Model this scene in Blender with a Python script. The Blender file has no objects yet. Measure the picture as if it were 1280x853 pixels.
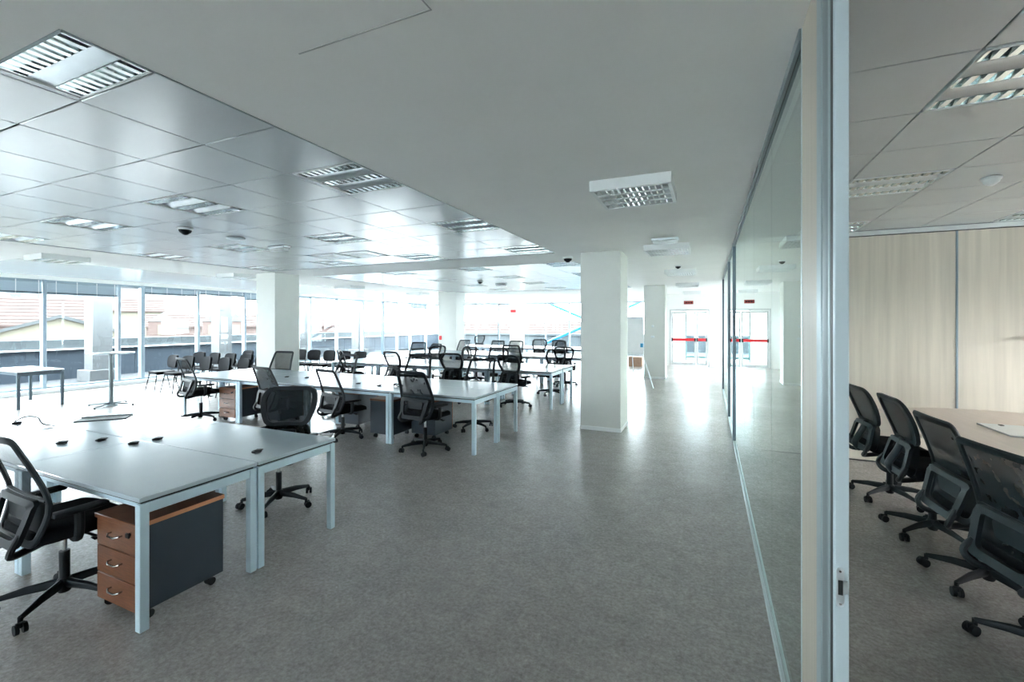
import bpy, bmesh, math, random
from mathutils import Vector, Matrix
random.seed(7)
S = bpy.context.scene
COL = S.collection
PI = math.pi
R = math.radians

# ------------------------------------------------------------ camera, sky, exposure
cam_d = bpy.data.cameras.new('camera')
cam = bpy.data.objects.new('camera', cam_d)
COL.objects.link(cam)
cam.location = (0, 0, 1.70)
cam.rotation_euler = (R(90), 0, R(23.79))
cam_d.sensor_width = 36
cam_d.lens = 558 / 1280 * 36
cam_d.shift_y = -23.5 / 1280
cam_d.clip_start = 0.05
cam_d.clip_end = 600
S.camera = cam

w = bpy.data.worlds.new('overcast_sky')
S.world = w
w.use_nodes = True
bg = w.node_tree.nodes['Background']
bg.inputs[0].default_value = (0.955, 0.975, 0.985, 1)
bg.inputs[1].default_value = 7.0

S.view_settings.view_transform = 'Standard'
S.view_settings.look = 'None'
S.view_settings.gamma = 1
S.view_settings.use_curve_mapping = False
S.view_settings.exposure = 2.42
S.cycles.use_denoising = True
S.cycles.max_bounces = 14
S.cycles.diffuse_bounces = 8
S.cycles.glossy_bounces = 5
S.cycles.transparent_max_bounces = 40
S.cycles.sample_clamp_indirect = 6.0
S.cycles.caustics_reflective = True
S.cycles.blur_glossy = 0.4
S.cycles.caustics_refractive = False


# ------------------------------------------------------------ materials
def mat(name, col, rough=0.5, metal=0.0, spec=0.5, var=0.0, vscale=8.0, bump=0.0, bscale=200.0, stretch=None, coat=0.0):
    m = bpy.data.materials.new(name)
    m.use_nodes = True
    nt = m.node_tree
    p = nt.nodes['Principled BSDF']
    p.inputs['Base Color'].default_value = (*col, 1)
    p.inputs['Roughness'].default_value = rough
    p.inputs['Metallic'].default_value = metal
    p.inputs['Specular IOR Level'].default_value = spec
    p.inputs['Coat Weight'].default_value = coat
    if var or bump:
        tc = nt.nodes.new('ShaderNodeTexCoord')
        mp = nt.nodes.new('ShaderNodeMapping')
        nt.links.new(tc.outputs['Object'], mp.inputs[0])
        if stretch:
            mp.inputs['Scale'].default_value = stretch
    if var:
        n = nt.nodes.new('ShaderNodeTexNoise')
        n.inputs['Scale'].default_value = vscale
        n.inputs['Detail'].default_value = 5
        nt.links.new(mp.outputs[0], n.inputs['Vector'])
        r = nt.nodes.new('ShaderNodeValToRGB')
        r.color_ramp.elements[0].position = 0.3
        r.color_ramp.elements[1].position = 0.7
        r.color_ramp.elements[0].color = (*[c * (1 - var) for c in col], 1)
        r.color_ramp.elements[1].color = (*[min(1, c * (1 + var)) for c in col], 1)
        nt.links.new(n.outputs['Fac'], r.inputs[0])
        nt.links.new(r.outputs[0], p.inputs['Base Color'])
    if bump:
        n2 = nt.nodes.new('ShaderNodeTexNoise')
        n2.inputs['Scale'].default_value = bscale
        nt.links.new(mp.outputs[0], n2.inputs['Vector'])
        b = nt.nodes.new('ShaderNodeBump')
        b.inputs['Strength'].default_value = bump
        b.inputs['Distance'].default_value = 0.002
        nt.links.new(n2.outputs['Fac'], b.inputs['Height'])
        nt.links.new(b.outputs[0], p.inputs['Normal'])
    return m


def glass_mat(name, tint, ior=1.5, boost=1.0):
    m = bpy.data.materials.new(name)
    m.use_nodes = True
    nt = m.node_tree
    nt.nodes.remove(nt.nodes['Principled BSDF'])
    out = nt.nodes['Material Output']
    t = nt.nodes.new('ShaderNodeBsdfTransparent')
    t.inputs[0].default_value = (*tint, 1)
    g = nt.nodes.new('ShaderNodeBsdfGlossy')
    g.inputs['Roughness'].default_value = 0.0
    g.inputs[0].default_value = (0.9, 0.96, 0.94, 1)
    f = nt.nodes.new('ShaderNodeFresnel')
    f.inputs[0].default_value = ior
    geo = nt.nodes.new('ShaderNodeNewGeometry')
    inv = nt.nodes.new('ShaderNodeMath')
    inv.operation = 'SUBTRACT'
    inv.inputs[0].default_value = boost
    mul = nt.nodes.new('ShaderNodeMath')
    mul.operation = 'MULTIPLY'
    mul.use_clamp = True
    sc = nt.nodes.new('ShaderNodeMath')
    sc.operation = 'MULTIPLY'
    sc.inputs[1].default_value = boost
    nt.links.new(geo.outputs['Backfacing'], sc.inputs[0])
    nt.links.new(sc.outputs[0], inv.inputs[1])
    nt.links.new(f.outputs[0], mul.inputs[0])
    nt.links.new(inv.outputs[0], mul.inputs[1])
    mx = nt.nodes.new('ShaderNodeMixShader')
    nt.links.new(mul.outputs[0], mx.inputs[0])
    nt.links.new(t.outputs[0], mx.inputs[1])
    nt.links.new(g.outputs[0], mx.inputs[2])
    nt.links.new(mx.outputs[0], out.inputs[0])
    return m


def mesh_fabric(name, col, opacity):
    m = bpy.data.materials.new(name)
    m.use_nodes = True
    nt = m.node_tree
    p = nt.nodes['Principled BSDF']
    p.inputs['Base Color'].default_value = (*col, 1)
    p.inputs['Roughness'].default_value = 0.7
    p.inputs['Specular IOR Level'].default_value = 0.15
    tc = nt.nodes.new('ShaderNodeTexCoord')
    n = nt.nodes.new('ShaderNodeTexNoise')
    n.inputs['Scale'].default_value = 14
    nt.links.new(tc.outputs['Object'], n.inputs['Vector'])
    mr = nt.nodes.new('ShaderNodeMapRange')
    mr.inputs['To Min'].default_value = opacity - 0.06
    mr.inputs['To Max'].default_value = opacity + 0.06
    nt.links.new(n.outputs['Fac'], mr.inputs[0])
    t = nt.nodes.new('ShaderNodeBsdfTransparent')
    mx = nt.nodes.new('ShaderNodeMixShader')
    nt.links.new(mr.outputs[0], mx.inputs[0])
    nt.links.new(t.outputs[0], mx.inputs[1])
    nt.links.new(p.outputs[0], mx.inputs[2])
    nt.links.new(mx.outputs[0], nt.nodes['Material Output'].inputs[0])
    return m


def floor_mat():
    m = bpy.data.materials.new('speckled_vinyl_floor')
    m.use_nodes = True
    nt = m.node_tree
    p = nt.nodes['Principled BSDF']
    tc = nt.nodes.new('ShaderNodeTexCoord')

    def noise(scale, detail, rough=0.6):
        n = nt.nodes.new('ShaderNodeTexNoise')
        n.inputs['Scale'].default_value = scale
        n.inputs['Detail'].default_value = detail
        n.inputs['Roughness'].default_value = rough
        nt.links.new(tc.outputs['Object'], n.inputs['Vector'])
        return n

    def ramp(n, c0, c1, a=0.35, b=0.65):
        r = nt.nodes.new('ShaderNodeValToRGB')
        r.color_ramp.elements[0].position = a
        r.color_ramp.elements[1].position = b
        r.color_ramp.elements[0].color = (*c0, 1)
        r.color_ramp.elements[1].color = (*c1, 1)
        nt.links.new(n.outputs['Fac'], r.inputs[0])
        return r
    base = ramp(noise(9, 9, 0.8), (0.36, 0.343, 0.333), (0.485, 0.463, 0.45))
    speck = ramp(noise(42, 5, 0.75), (0.72, 0.70, 0.68), (1.16, 1.15, 1.14), 0.34, 0.66)
    cloud = ramp(noise(0.9, 3), (0.90, 0.90, 0.90), (1.08, 1.07, 1.06))
    m1 = nt.nodes.new('ShaderNodeMix')
    m1.data_type = 'RGBA'
    m1.blend_type = 'MULTIPLY'
    m1.inputs[0].default_value = 1
    m2 = nt.nodes.new('ShaderNodeMix')
    m2.data_type = 'RGBA'
    m2.blend_type = 'MULTIPLY'
    m2.inputs[0].default_value = 1
    nt.links.new(base.outputs[0], m1.inputs[6])
    nt.links.new(speck.outputs[0], m1.inputs[7])
    nt.links.new(m1.outputs[2], m2.inputs[6])
    nt.links.new(cloud.outputs[0], m2.inputs[7])
    nt.links.new(m2.outputs[2], p.inputs['Base Color'])
    mr = nt.nodes.new('ShaderNodeMapRange')
    mr.inputs['To Min'].default_value = 0.22
    mr.inputs['To Max'].default_value = 0.30
    nt.links.new(noise(40, 3).outputs['Fac'], mr.inputs[0])
    nt.links.new(mr.outputs[0], p.inputs['Roughness'])
    p.inputs['Specular IOR Level'].default_value = 0.55
    return m


M = {}
M['floor'] = floor_mat()
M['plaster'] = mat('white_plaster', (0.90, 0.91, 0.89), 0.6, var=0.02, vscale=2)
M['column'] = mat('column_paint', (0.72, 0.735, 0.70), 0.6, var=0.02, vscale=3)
M['tile'] = mat('painted_metal_tile', (0.60, 0.64, 0.66), 0.22, spec=0.9, var=0.02, vscale=3)
M['plenum'] = mat('dark_plenum', (0.05, 0.055, 0.06), 0.9, var=0.1)
M['alu'] = mat('brushed_aluminium', (0.62, 0.70, 0.72), 0.38, 0.6, var=0.03, vscale=20)
M['jamb'] = mat('pale_blue_enamel', (0.55, 0.64, 0.68), 0.4, var=0.02)
M['alu_mid'] = mat('mid_aluminium', (0.34, 0.41, 0.43), 0.42, 0.4, var=0.03)
M['handle'] = mat('dark_nickel', (0.30, 0.29, 0.28), 0.25, 1.0, var=0.05)
M['door_grey'] = mat('light_grey_door', (0.55, 0.57, 0.57), 0.45, var=0.03)
M['alu_top'] = mat('grey_and_shaded_aluminium', (0.22, 0.26, 0.27), 0.45, 0.3, var=0.03)  # puts the top rail's shade into its colour; plain grey elsewhere
M['alu_dark'] = mat('dark_gasket', (0.015, 0.018, 0.02), 0.5, var=0.1)
M['mullion'] = mat('painted_window_frame', (0.30, 0.38, 0.44), 0.4, 0.2, var=0.03)
M['white_metal'] = mat('white_enamel', (0.80, 0.83, 0.83), 0.35, var=0.02)
M['reflector'] = mat('polished_louvre', (0.85, 0.90, 0.90), 0.12, 1.0, var=0.03, vscale=30)
M['satin'] = mat('satin_plate', (0.72, 0.77, 0.80), 0.28, 0.7, var=0.03)
M['desk_top'] = mat('pale_grey_laminate', (0.54, 0.63, 0.68), 0.15, spec=0.6, var=0.015, vscale=5)
M['desk_frame'] = mat('light_blue_grey_steel', (0.60, 0.75, 0.84), 0.4, 0.1, var=0.02)
M['desk_dark'] = mat('dark_steel_frame', (0.10, 0.14, 0.17), 0.4, 0.1, var=0.05)
M['brown_wood'] = mat('brown_veneer', (0.175, 0.066, 0.030), 0.38, var=0.22, vscale=6, stretch=(2, 2, 18))
M['wood_edge'] = mat('orange_edging', (0.72, 0.32, 0.16), 0.4, var=0.08)
M['charcoal'] = mat('charcoal_blue_laminate', (0.036, 0.049, 0.066), 0.45, var=0.05)
M['black_plastic'] = mat('black_plastic', (0.012, 0.015, 0.018), 0.5, spec=0.25, var=0.1, bump=0.05)
M['grey_plastic'] = mat('slate_plastic', (0.010, 0.015, 0.019), 0.5, spec=0.25, var=0.06, bump=0.05)
M['black_fabric'] = mat('black_upholstery', (0.008, 0.009, 0.012), 0.9, spec=0.1, var=0.15, vscale=60, bump=0.4, bscale=700)
M['visitor_fabric'] = mat('charcoal_upholstery', (0.008, 0.009, 0.012), 0.7, spec=0.12, var=0.1, vscale=60, bump=0.3, bscale=500)
M['mesh'] = mesh_fabric('black_mesh', (0.010, 0.013, 0.016), 0.93)
M['mesh_thin'] = mesh_fabric('sheer_black_mesh', (0.012, 0.016, 0.019), 0.60)
M['mesh_dense'] = mesh_fabric('dense_black_mesh', (0.011, 0.016, 0.020), 0.90)
M['mesh_round'] = mesh_fabric('woven_black_mesh', (0.010, 0.013, 0.016), 0.55)
M['chrome'] = mat('chrome', (0.75, 0.77, 0.78), 0.15, 1.0, var=0.03)
M['maple'] = mat('pale_maple_panel', (0.68, 0.62, 0.53), 0.42, var=0.09, vscale=2.2, stretch=(9, 9, 0.35))
M['post_wood'] = mat('pale_maple_post', (0.44, 0.40, 0.33), 0.45, var=0.08, vscale=2.2, stretch=(30, 30, 0.5))
M['table_wood'] = mat('pinkish_beech_top', (0.62, 0.52, 0.45), 0.32, var=0.05, vscale=3, stretch=(6, 0.6, 1))
M['glass'] = glass_mat('window_glass', (0.80, 0.85, 0.87), 1.45, 0.8)
M['glass_part'] = glass_mat('partition_glass', (0.84, 0.90, 0.89), 1.7, 1.5)
M['blind'] = mat('blue_grey_blind', (0.40, 0.50, 0.57), 0.5, var=0.08, vscale=3, stretch=(1, 1, 80))
M['white'] = mat('white_paper', (0.85, 0.86, 0.86), 0.6, var=0.02)
M['red'] = mat('red_paint', (0.65, 0.012, 0.02), 0.4, var=0.05)
M['sign_red'] = mat('dull_red_sign', (0.30, 0.035, 0.025), 0.5, var=0.05)
M['blue'] = mat('blue_brace_paint', (0.03, 0.33, 0.62), 0.45, var=0.04)
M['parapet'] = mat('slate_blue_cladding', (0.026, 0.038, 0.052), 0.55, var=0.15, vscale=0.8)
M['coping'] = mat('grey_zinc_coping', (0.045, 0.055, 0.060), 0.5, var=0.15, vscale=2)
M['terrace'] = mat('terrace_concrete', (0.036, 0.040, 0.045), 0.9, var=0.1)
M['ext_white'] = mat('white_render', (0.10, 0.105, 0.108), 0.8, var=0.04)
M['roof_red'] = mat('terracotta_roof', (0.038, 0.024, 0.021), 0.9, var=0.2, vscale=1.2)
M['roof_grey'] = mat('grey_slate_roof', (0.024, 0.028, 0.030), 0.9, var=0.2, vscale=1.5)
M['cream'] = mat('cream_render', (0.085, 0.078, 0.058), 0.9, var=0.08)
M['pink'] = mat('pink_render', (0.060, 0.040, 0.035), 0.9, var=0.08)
M['win_dark'] = mat('house_window_glass', (0.02, 0.03, 0.04), 0.3, var=0.1)
M['ground'] = mat('distant_ground', (0.12, 0.12, 0.12), 0.95, var=0.2, vscale=0.05)
M['cardboard'] = mat('brown_cardboard', (0.35, 0.22, 0.15), 0.8, var=0.1)


# ------------------------------------------------------------ mesh helpers
class MB:
    def __init__(s):
        s.bm = bmesh.new()

    def box(s, x0, x1, y0, y1, z0, z1, bevel=0.0, rot=None, seg=1):
        c = Vector(((x0 + x1) / 2, (y0 + y1) / 2, (z0 + z1) / 2))
        r = bmesh.ops.create_cube(s.bm, size=1.0)
        vs = r['verts']
        for v in vs:
            v.co = Vector((v.co.x * (x1 - x0), v.co.y * (y1 - y0), v.co.z * (z1 - z0)))
        if bevel:
            es = {e for v in vs for e in v.link_edges}
            rr = bmesh.ops.bevel(s.bm, geom=list(es), offset=bevel, segments=seg, affect='EDGES', profile=0.5)
            vs = list({v for v in rr['verts']} | {v for v in vs if v.is_valid})
        for v in vs:
            v.co = (rot @ v.co if rot else v.co) + c
        return s

    def tube(s, path, r, seg=8, closed=False, flat=1.0, up=None, cap=True):
        """tube along path; r a number or a list; flat scales the second axis"""
        P = [Vector(p) for p in path]
        n = len(P)
        rs = r if isinstance(r, (list, tuple)) else [r] * n
        rings = []
        prev = Vector(up) if up else None
        for i in range(n):
            if closed:
                t = (P[(i + 1) % n] - P[i - 1])
            else:
                t = P[min(i + 1, n - 1)] - P[max(i - 1, 0)]
            t.normalize()
            if prev is None:
                prev = Vector((0, 0, 1)) if abs(t.z) < 0.9 else Vector((1, 0, 0))
            a = prev - t * prev.dot(t)
            if a.length < 1e-5:
                a = t.orthogonal()
            a.normalize()
            prev = a
            b = t.cross(a)
            ring = []
            for k in range(seg):
                q = 2 * PI * k / seg
                ring.append(s.bm.verts.new(P[i] + a * (math.cos(q) * rs[i]) + b * (math.sin(q) * rs[i] * flat)))
            rings.append(ring)
        m = n if closed else n - 1
        for i in range(m):
            A, B = rings[i], rings[(i + 1) % n]
            for k in range(seg):
                k2 = (k + 1) % seg
                s.bm.faces.new((A[k], A[k2], B[k2], B[k]))
        if not closed and cap:
            s.bm.faces.new(rings[0][::-1])
            s.bm.faces.new(rings[-1])
        return s

    def lathe(s, prof, c=(0, 0, 0), seg=16, mtx=None):
        rings = []
        for (r, z) in prof:
            ring = []
            for k in range(seg):
                q = 2 * PI * k / seg
                p = Vector((r * math.cos(q), r * math.sin(q), z))
                if mtx:
                    p = mtx @ p
                ring.append(s.bm.verts.new(p + Vector(c)))
            rings.append(ring)
        for A, B in zip(rings, rings[1:]):
            for k in range(seg):
                k2 = (k + 1) % seg
                s.bm.faces.new((A[k], A[k2], B[k2], B[k]))
        s.bm.faces.new(rings[0][::-1])
        s.bm.faces.new(rings[-1])
        return s

    def prism(s, poly, z0, z1, mtx=None, bevel=0.0):
        f = (lambda p: mtx @ Vector(p)) if mtx else Vector
        a = [s.bm.verts.new(f((x, y, z0))) for x, y in poly]
        b = [s.bm.verts.new(f((x, y, z1))) for x, y in poly]
        fs = [s.bm.faces.new(a[::-1]), s.bm.faces.new(b)]
        n = len(poly)
        for i in range(n):
            fs.append(s.bm.faces.new((a[i], a[(i + 1) % n], b[(i + 1) % n], b[i])))
        if bevel:
            es = list(fs[0].edges) + list(fs[1].edges)
            bmesh.ops.bevel(s.bm, geom=es, offset=bevel, segments=2, affect='EDGES')
        return s

    def ring(s, outer, inner, y0, y1, fn):
        """flat band between two outlines of equal length, thickness y0..y1, mapped by fn(u, v, w)"""
        n = len(outer)
        V = []
        for y in (y0, y1):
            V.append([s.bm.verts.new(fn(u, v, y)) for u, v in outer])
            V.append([s.bm.verts.new(fn(u, v, y)) for u, v in inner])
        o0, i0, o1, i1 = V
        for k in range(n):
            j = (k + 1) % n
            s.bm.faces.new((o0[k], o0[j], i0[j], i0[k]))
            s.bm.faces.new((o1[j], o1[k], i1[k], i1[j]))
            s.bm.faces.new((o0[j], o0[k], o1[k], o1[j]))
            s.bm.faces.new((i0[k], i0[j], i1[j], i1[k]))
        return s

    def grid(s, nu, nv, fn):
        g = [[s.bm.verts.new(fn(i / nu, j / nv)) for j in range(nv + 1)] for i in range(nu + 1)]
        for i in range(nu):
            for j in range(nv):
                s.bm.faces.new((g[i][j], g[i + 1][j], g[i + 1][j + 1], g[i][j + 1]))
        return s

    def build(s, name, material, parent=None, smooth=True):
        bmesh.ops.recalc_face_normals(s.bm, faces=s.bm.faces)
        me = bpy.data.meshes.new(name)
        s.bm.to_mesh(me)
        s.bm.free()
        me.materials.append(material)
        if smooth:
            me.polygons.foreach_set('use_smooth', [True] * len(me.polygons))
            me.set_sharp_from_angle(angle=R(38))
        o = bpy.data.objects.new(name, me)
        COL.objects.link(o)
        if parent:
            o.parent = parent
        return o


def B(*a, **k):
    return MB().box(*a, **k)


def tag(o, label, cat, group=None, kind=None):
    o['label'] = label
    o['category'] = cat
    if group:
        o['group'] = group
    if kind:
        o['kind'] = kind
    return o


def thing(name, label, cat, loc=(0, 0, 0), rz=0.0, group=None, kind=None):
    o = bpy.data.objects.new(name, None)
    o.empty_display_size = 0.1
    COL.objects.link(o)
    o.location = loc
    o.rotation_euler = (0, 0, rz)
    return tag(o, label, cat, group, kind)


def share(src, parent, loc=None, rz=None):
    """a copy of one object sharing its mesh"""
    c = src.copy()
    COL.objects.link(c)
    c.parent = parent
    if loc is not None:
        c.location = loc
    if rz is not None:
        c.rotation_euler = (0, 0, rz)
    return c


def copy_tree(o, parent=None):
    c = o.copy()
    COL.objects.link(c)
    c.parent = parent
    for ch in list(KIDS.get(o.name, ())) or list(o.children):
        copy_tree(ch, c)
    return c


KIDS = {}


def place(proto, loc, rz, label, group=None, used=set(), lift=0.0, fixed=()):
    if proto.name not in used:
        used.add(proto.name)
        KIDS[proto.name] = list(proto.children)
        for ch in proto.children:
            KIDS[ch.name] = list(ch.children)
        o = proto
    else:
        o = copy_tree(proto)
    o.location = loc
    o.rotation_euler = (0, 0, rz)
    o['label'] = label
    if group:
        o['group'] = group
    if lift:
        for ch in o.children:
            if ch.name.split('.')[0] not in fixed:
                ch.location.z += lift
    return o


ORD = ['first', 'second', 'third', 'fourth', 'fifth', 'sixth', 'seventh', 'eighth', 'ninth', 'tenth']

# ============================================================ LARGE STRUCTURE
ZC = 2.81                      # ceiling height
XG = -14.65                    # window wall
YB = 22.6                      # far window wall
XP = 0.325                     # glass partition

tag(B(XG - 0.1, 6.0, -9.2, YB + 0.1, -0.12, 0).build('floor', M['floor']), 'speckled grey brown vinyl floor with a soft sheen', 'floor', kind='structure')

FA = (-8.75, -2.25, 0.86, 6.80)     # tiled fields x0 x1 y0 y1
FB = (-8.75, -2.25, 7.95, 14.55)
FM = (0.41, 5.55, -0.6, 6.70)
ceil = MB()
T = 0.06
rects = [(XG, 0.36, -9.2, FA[2]), (-11.0, FA[0], FA[2], YB), (FA[1], 0.36, FA[2], 18.8), (FA[0], FA[1], FA[3], FB[2]),
         (FA[0], FA[1], FB[3], YB), (XG, -11.0, FA[2], 3.65), (0.36, 4.6, 6.70, 12.45), (0.36, 2.75, 12.45, 18.85), (0.36, FM[0], -9.2, 6.70),
         (FM[0], 6.0, -9.2, FM[2]), (FM[1], 6.0, FM[2], 6.70)]
for x0, x1, y0, y1 in rects:
    ceil.box(x0, x1, y0, y1, ZC, ZC + T)
ceiling = tag(ceil.build('ceiling', M['plaster'], smooth=False), 'white plaster soffits framing the metal tile ceiling fields', 'ceiling', kind='structure')
B(XG, 6.0, -9.2, 6.9, ZC + 0.12, ZC + 0.3).build('plenum_slab', M['plenum'], ceiling)
B(XG, 2.75, 6.9, YB + 0.1, ZC + 0.12, ZC + 0.3).build('plenum_slab', M['plenum'], ceiling)
B(XG, -11.0, 3.65, YB, ZC + 0.005, ZC + 0.03).build('window_side_panel', M['tile'], ceiling)
ed = MB()
for F in (FA, FB, FM):
    x0, x1, y0, y1 = F
    for q in ((x0 - 0.006, x0 + 0.006, y0, y1), (x1 - 0.006, x1 + 0.006, y0, y1), (x0, x1, y0 - 0.006, y0 + 0.006), (x0, x1, y1 - 0.006, y1 + 0.006)):
        ed.box(*q, ZC - 0.003, ZC + 0.004)
ed.build('edge_trim', M['alu_top'], ceiling, smooth=False)
am = MB()
am.box(-1.55, -0.90, 1.33, 1.336, ZC - 0.002, ZC + 0.001)
am.box(-0.905, -0.90, 0.7, 1.336, ZC - 0.002, ZC + 0.001)
am.build('access_panel_joint', mat('joint_grey', (0.45, 0.46, 0.46), 0.8, var=0.05), ceiling)  # panel joint drawn as thin grey strips

# walls
wb = MB()
wb.box(XG - 0.1, -8.1, -9.3, -9.2, 0, ZC + T)
wb.box(-8.1, -7.9, -9.3, -9.2, 0, ZC + T)
wb.box(-8.0, 6.0, -9.3, -9.2, 0, 0.9)
wb.box(-8.0, 6.0, -9.3, -9.2, 2.35, ZC + T)
wb.box(-1.9, 0.2, -9.3, -9.2, 0.9, 2.35)
for x in (-6.0, -4.0, -2.0):
    wb.box(x, x + 0.12, -9.3, -9.2, 0.9, 2.35)
wb.box(0.12, 6.0, -9.3, -9.2, 0.9, 2.35)
wb.box(XG - 0.1, 6.0, -9.3, -9.2, 2.72, ZC + T)
wb.box(XG - 0.1, 6.0, -9.3, -9.2, 0, 0.1)
tag(wb.build('wall_back', M['plaster']), 'end wall behind the viewer, with unseen windows added to light the foreground', 'wall', kind='structure')
B(-8.0, -1.9, -9.25, -9.24, 0.9, 2.36).build('window_pane', M['glass'], bpy.data.objects['wall_back'], smooth=False)  # unseen windows behind the camera, added to light the foreground
wrr = MB()
wrr.box(0.365, 2.7, 12.35, 12.45, 0, ZC)
wrr.box(2.6, 2.7, 12.45, 14.6, 0, ZC)
for y in (16.6, 18.7):
    wrr.box(2.6, 2.7, y, y + 0.1, 0, ZC)
wrr.box(2.6, 2.7, 12.45, 18.8, 1.9, ZC)
wrr.box(2.6, 2.7, 12.45, 18.8, 0, 0.9)
tag(wrr.build('wall_right', M['plaster']), 'white glazed bay at the far right end of the corridor', 'wall', kind='structure')
B(2.64, 2.65, 14.6, 18.7, 0.9, 1.9).build('window_pane', M['glass'], bpy.data.objects['wall_right'], smooth=False)
wl = MB()
wl.box(XG - 0.12, XG + 0.06, -9.3, YB, 2.72, ZC + T)
wl.box(XG - 0.12, XG, -9.3, -2.25, 0, 2.72)
tag(wl.build('wall_left', M['plaster']), 'white strip above the long row of windows', 'wall', kind='structure')
wf = MB()
wf.box(XG - 0.1, -1.9, YB, YB + 0.1, 2.72, ZC + T)
wf.box(-2.0, -1.85, 18.8, YB + 0.1, 0, ZC)
tag(wf.build('wall_far', M['plaster']), 'white strip over the far windows and the return wall beside them', 'wall', kind='structure')
we = MB()                                   # wall with the exit doors
YE = 18.7
we.box(-2.0, -1.42, YE, YE + 0.1, 0, ZC)
we.box(0.02, 2.7, YE, YE + 0.1, 0, ZC)
we.box(-1.42, 0.02, YE, YE + 0.1, 2.2, ZC)
tag(we.build('wall_end', M['plaster']), 'white wall round the glazed exit doors at corridor end', 'wall', kind='structure')

# window kerb
tag(B(XG - 0.05, -14.42, -9.2, YB, 0, 0.10, bevel=0.006).build('trim_1', M['white_metal']), 'low white kerb running under the long window wall', 'kerb', kind='structure')
tag(B(-14.42, -2.0, YB - 0.2, YB + 0.05, 0, 0.08, bevel=0.006).build('trim_2', M['white_metal']), 'low white kerb under the far windows', 'kerb', kind='structure')


def window_bay(n, p0, p1, axis, blind, wide, label, dark=False):
    """a full height bay between two mullion centres; axis 'y' = in the left wall, 'x' = in the far wall"""
    root = thing('window_%d' % n, label, 'window', (0, 0, 0), kind='structure')

    def bx(mb, a0, a1, d0, d1, z0, z1, **k):
        if axis == 'y':
            mb.box(XG + d0, XG + d1, a0, a1, z0, z1, **k)
        else:
            mb.box(a0, a1, YB - d1, YB - d0, z0, z1, **k)
        return mb
    f = MB()
    h = wide / 2
    bx(f, p0 - h, p0 + h, -0.05, 0.10, 0.09, 2.72, bevel=0.004)
    bx(f, p0 + h, p1 - h, -0.03, 0.05, 0.09, 0.15, bevel=0.004)
    bx(f, p0 + h, p1 - h, -0.03, 0.05, 2.66, 2.72, bevel=0.004)
    f.build('window_frame', M['desk_dark'] if dark else M['mullion'], root)
    g = MB()
    bx(g, p0 + h, p1 - h, 0.0, 0.012, 0.15, 2.66)
    g.build('window_pane', M['glass'], root, smooth=False)
    if blind:
        b = MB()
        n_s = max(3, int(blind / 0.016))
        for k in range(n_s):
            z = 2.66 - 0.008 - (blind - 0.04) * k / n_s
            bx(b, p0 + h + 0.015, p1 - h - 0.015, 0.025, 0.095, z - 0.011, z)
        bl = b.build('blind_stack', M['blind'], root, smooth=False)
        c = MB()
        bx(c, p0 + h + 0.012, p1 - h - 0.012, 0.02, 0.10, 2.66 - blind, 2.66 - blind + 0.045, bevel=0.004)
        c.build('blind_rail', M['desk_dark'], bl)
        for q in (0.12, 0.4, 0.68, 0.95):
            t = MB()
            a = p0 + h + (p1 - p0 - wide) * q
            bx(t, a - 0.008, a + 0.008, 0.096, 0.10, 2.66 - blind, 2.70)
            t.build('blind_tape', M['white'], bl)
    return root


LY = [-2.25, -0.73, 0.77, 2.27, 3.77, 5.27, 6.75, 7.30, 8.80, 10.33, 11.75, 13.1, 14.5, 16.04, 17.47, 18.55, 19.65, 21.1, YB]
BL = {4: 0.28, 5: 0.28, 7: 0.16, 8: 0.10, 9: 0.20, 3: 0.28, 2: 0.25, 16: 0.2}
nw = 0
for i in range(len(LY) - 1):
    nw += 1
    window_bay(nw, LY[i], LY[i + 1], 'y', BL.get(i, 0), 0.07 if i != 7 else 0.09,
               'full height glazed bay, %s from the viewer along the left window wall' % (ORD[i] if i < 10 else 'number %d' % (i + 1)), dark=(i == 14))
LX = [XG, -13.3, -12.2, -10.75, -9.4, -8.0, -6.67, -5.3, -3.7, -2.0]
for i in range(len(LX) - 1):
    nw += 1
    window_bay(nw, LX[i], LX[i + 1], 'x', 0, 0.06, 'full height glazed bay, %s from the corner in the far window wall' % ORD[i], dark=(i == 3))

# columns
GC = 'square white columns'


def column(name, x0, x1, y0, y1, label, z1=ZC, m='column'):
    c = thing(name, label, 'column', ((x0 + x1) / 2, (y0 + y1) / 2, 0))
    hx, hy = (x1 - x0) / 2, (y1 - y0) / 2
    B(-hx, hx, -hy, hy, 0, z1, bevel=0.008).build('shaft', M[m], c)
    B(-hx - 0.008, hx + 0.008, -hy - 0.008, hy + 0.008, 0, 0.06, bevel=0.003).build('skirting', M['white_metal'], c)
    return c


ca = column('column', -1.87, -1.24, 6.95, 7.60, 'white square column standing at the aisle beside the second desk row')
cb = column('column', -9.43, -8.82, 6.95, 7.60, 'white square column behind the second desk row towards the windows')
cc = column('column', -9.15, -8.40, 14.0, 14.65, 'white square column in the far middle of the hall by the windows')
cd = column('column', -1.80, -1.19, 14.0, 14.65, 'white square column at the far end of the corridor with switches')
ce = column('column', -9.65, -9.05, 21.6, 22.2, 'white square column against the far windows with a red sign')
for z, w2 in ((1.55, 0.03), (1.23, 0.05)):
    B(-0.05 - w2, -0.05 + w2, -0.34, -0.325, z, z + 0.06, bevel=0.004).build('switch_plate', M['satin'], cd)
tag(B(-9.60, -9.30, 21.575, 21.60, 2.22, 2.36, bevel=0.004).build('exit_sign', M['red']), 'small red sign fixed high on the column at the far windows', 'sign')
tag(B(-9.1, -9.0, 13.97, 14.0, 1.05, 1.2, bevel=0.006).build('fire_alarm', M['red']), 'small red fire alarm point on the far middle column', 'alarm')

# ------------------------------------------------------------ ceiling tiles and recessed lights
PX, PY = 0.65, 0.605


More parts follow.
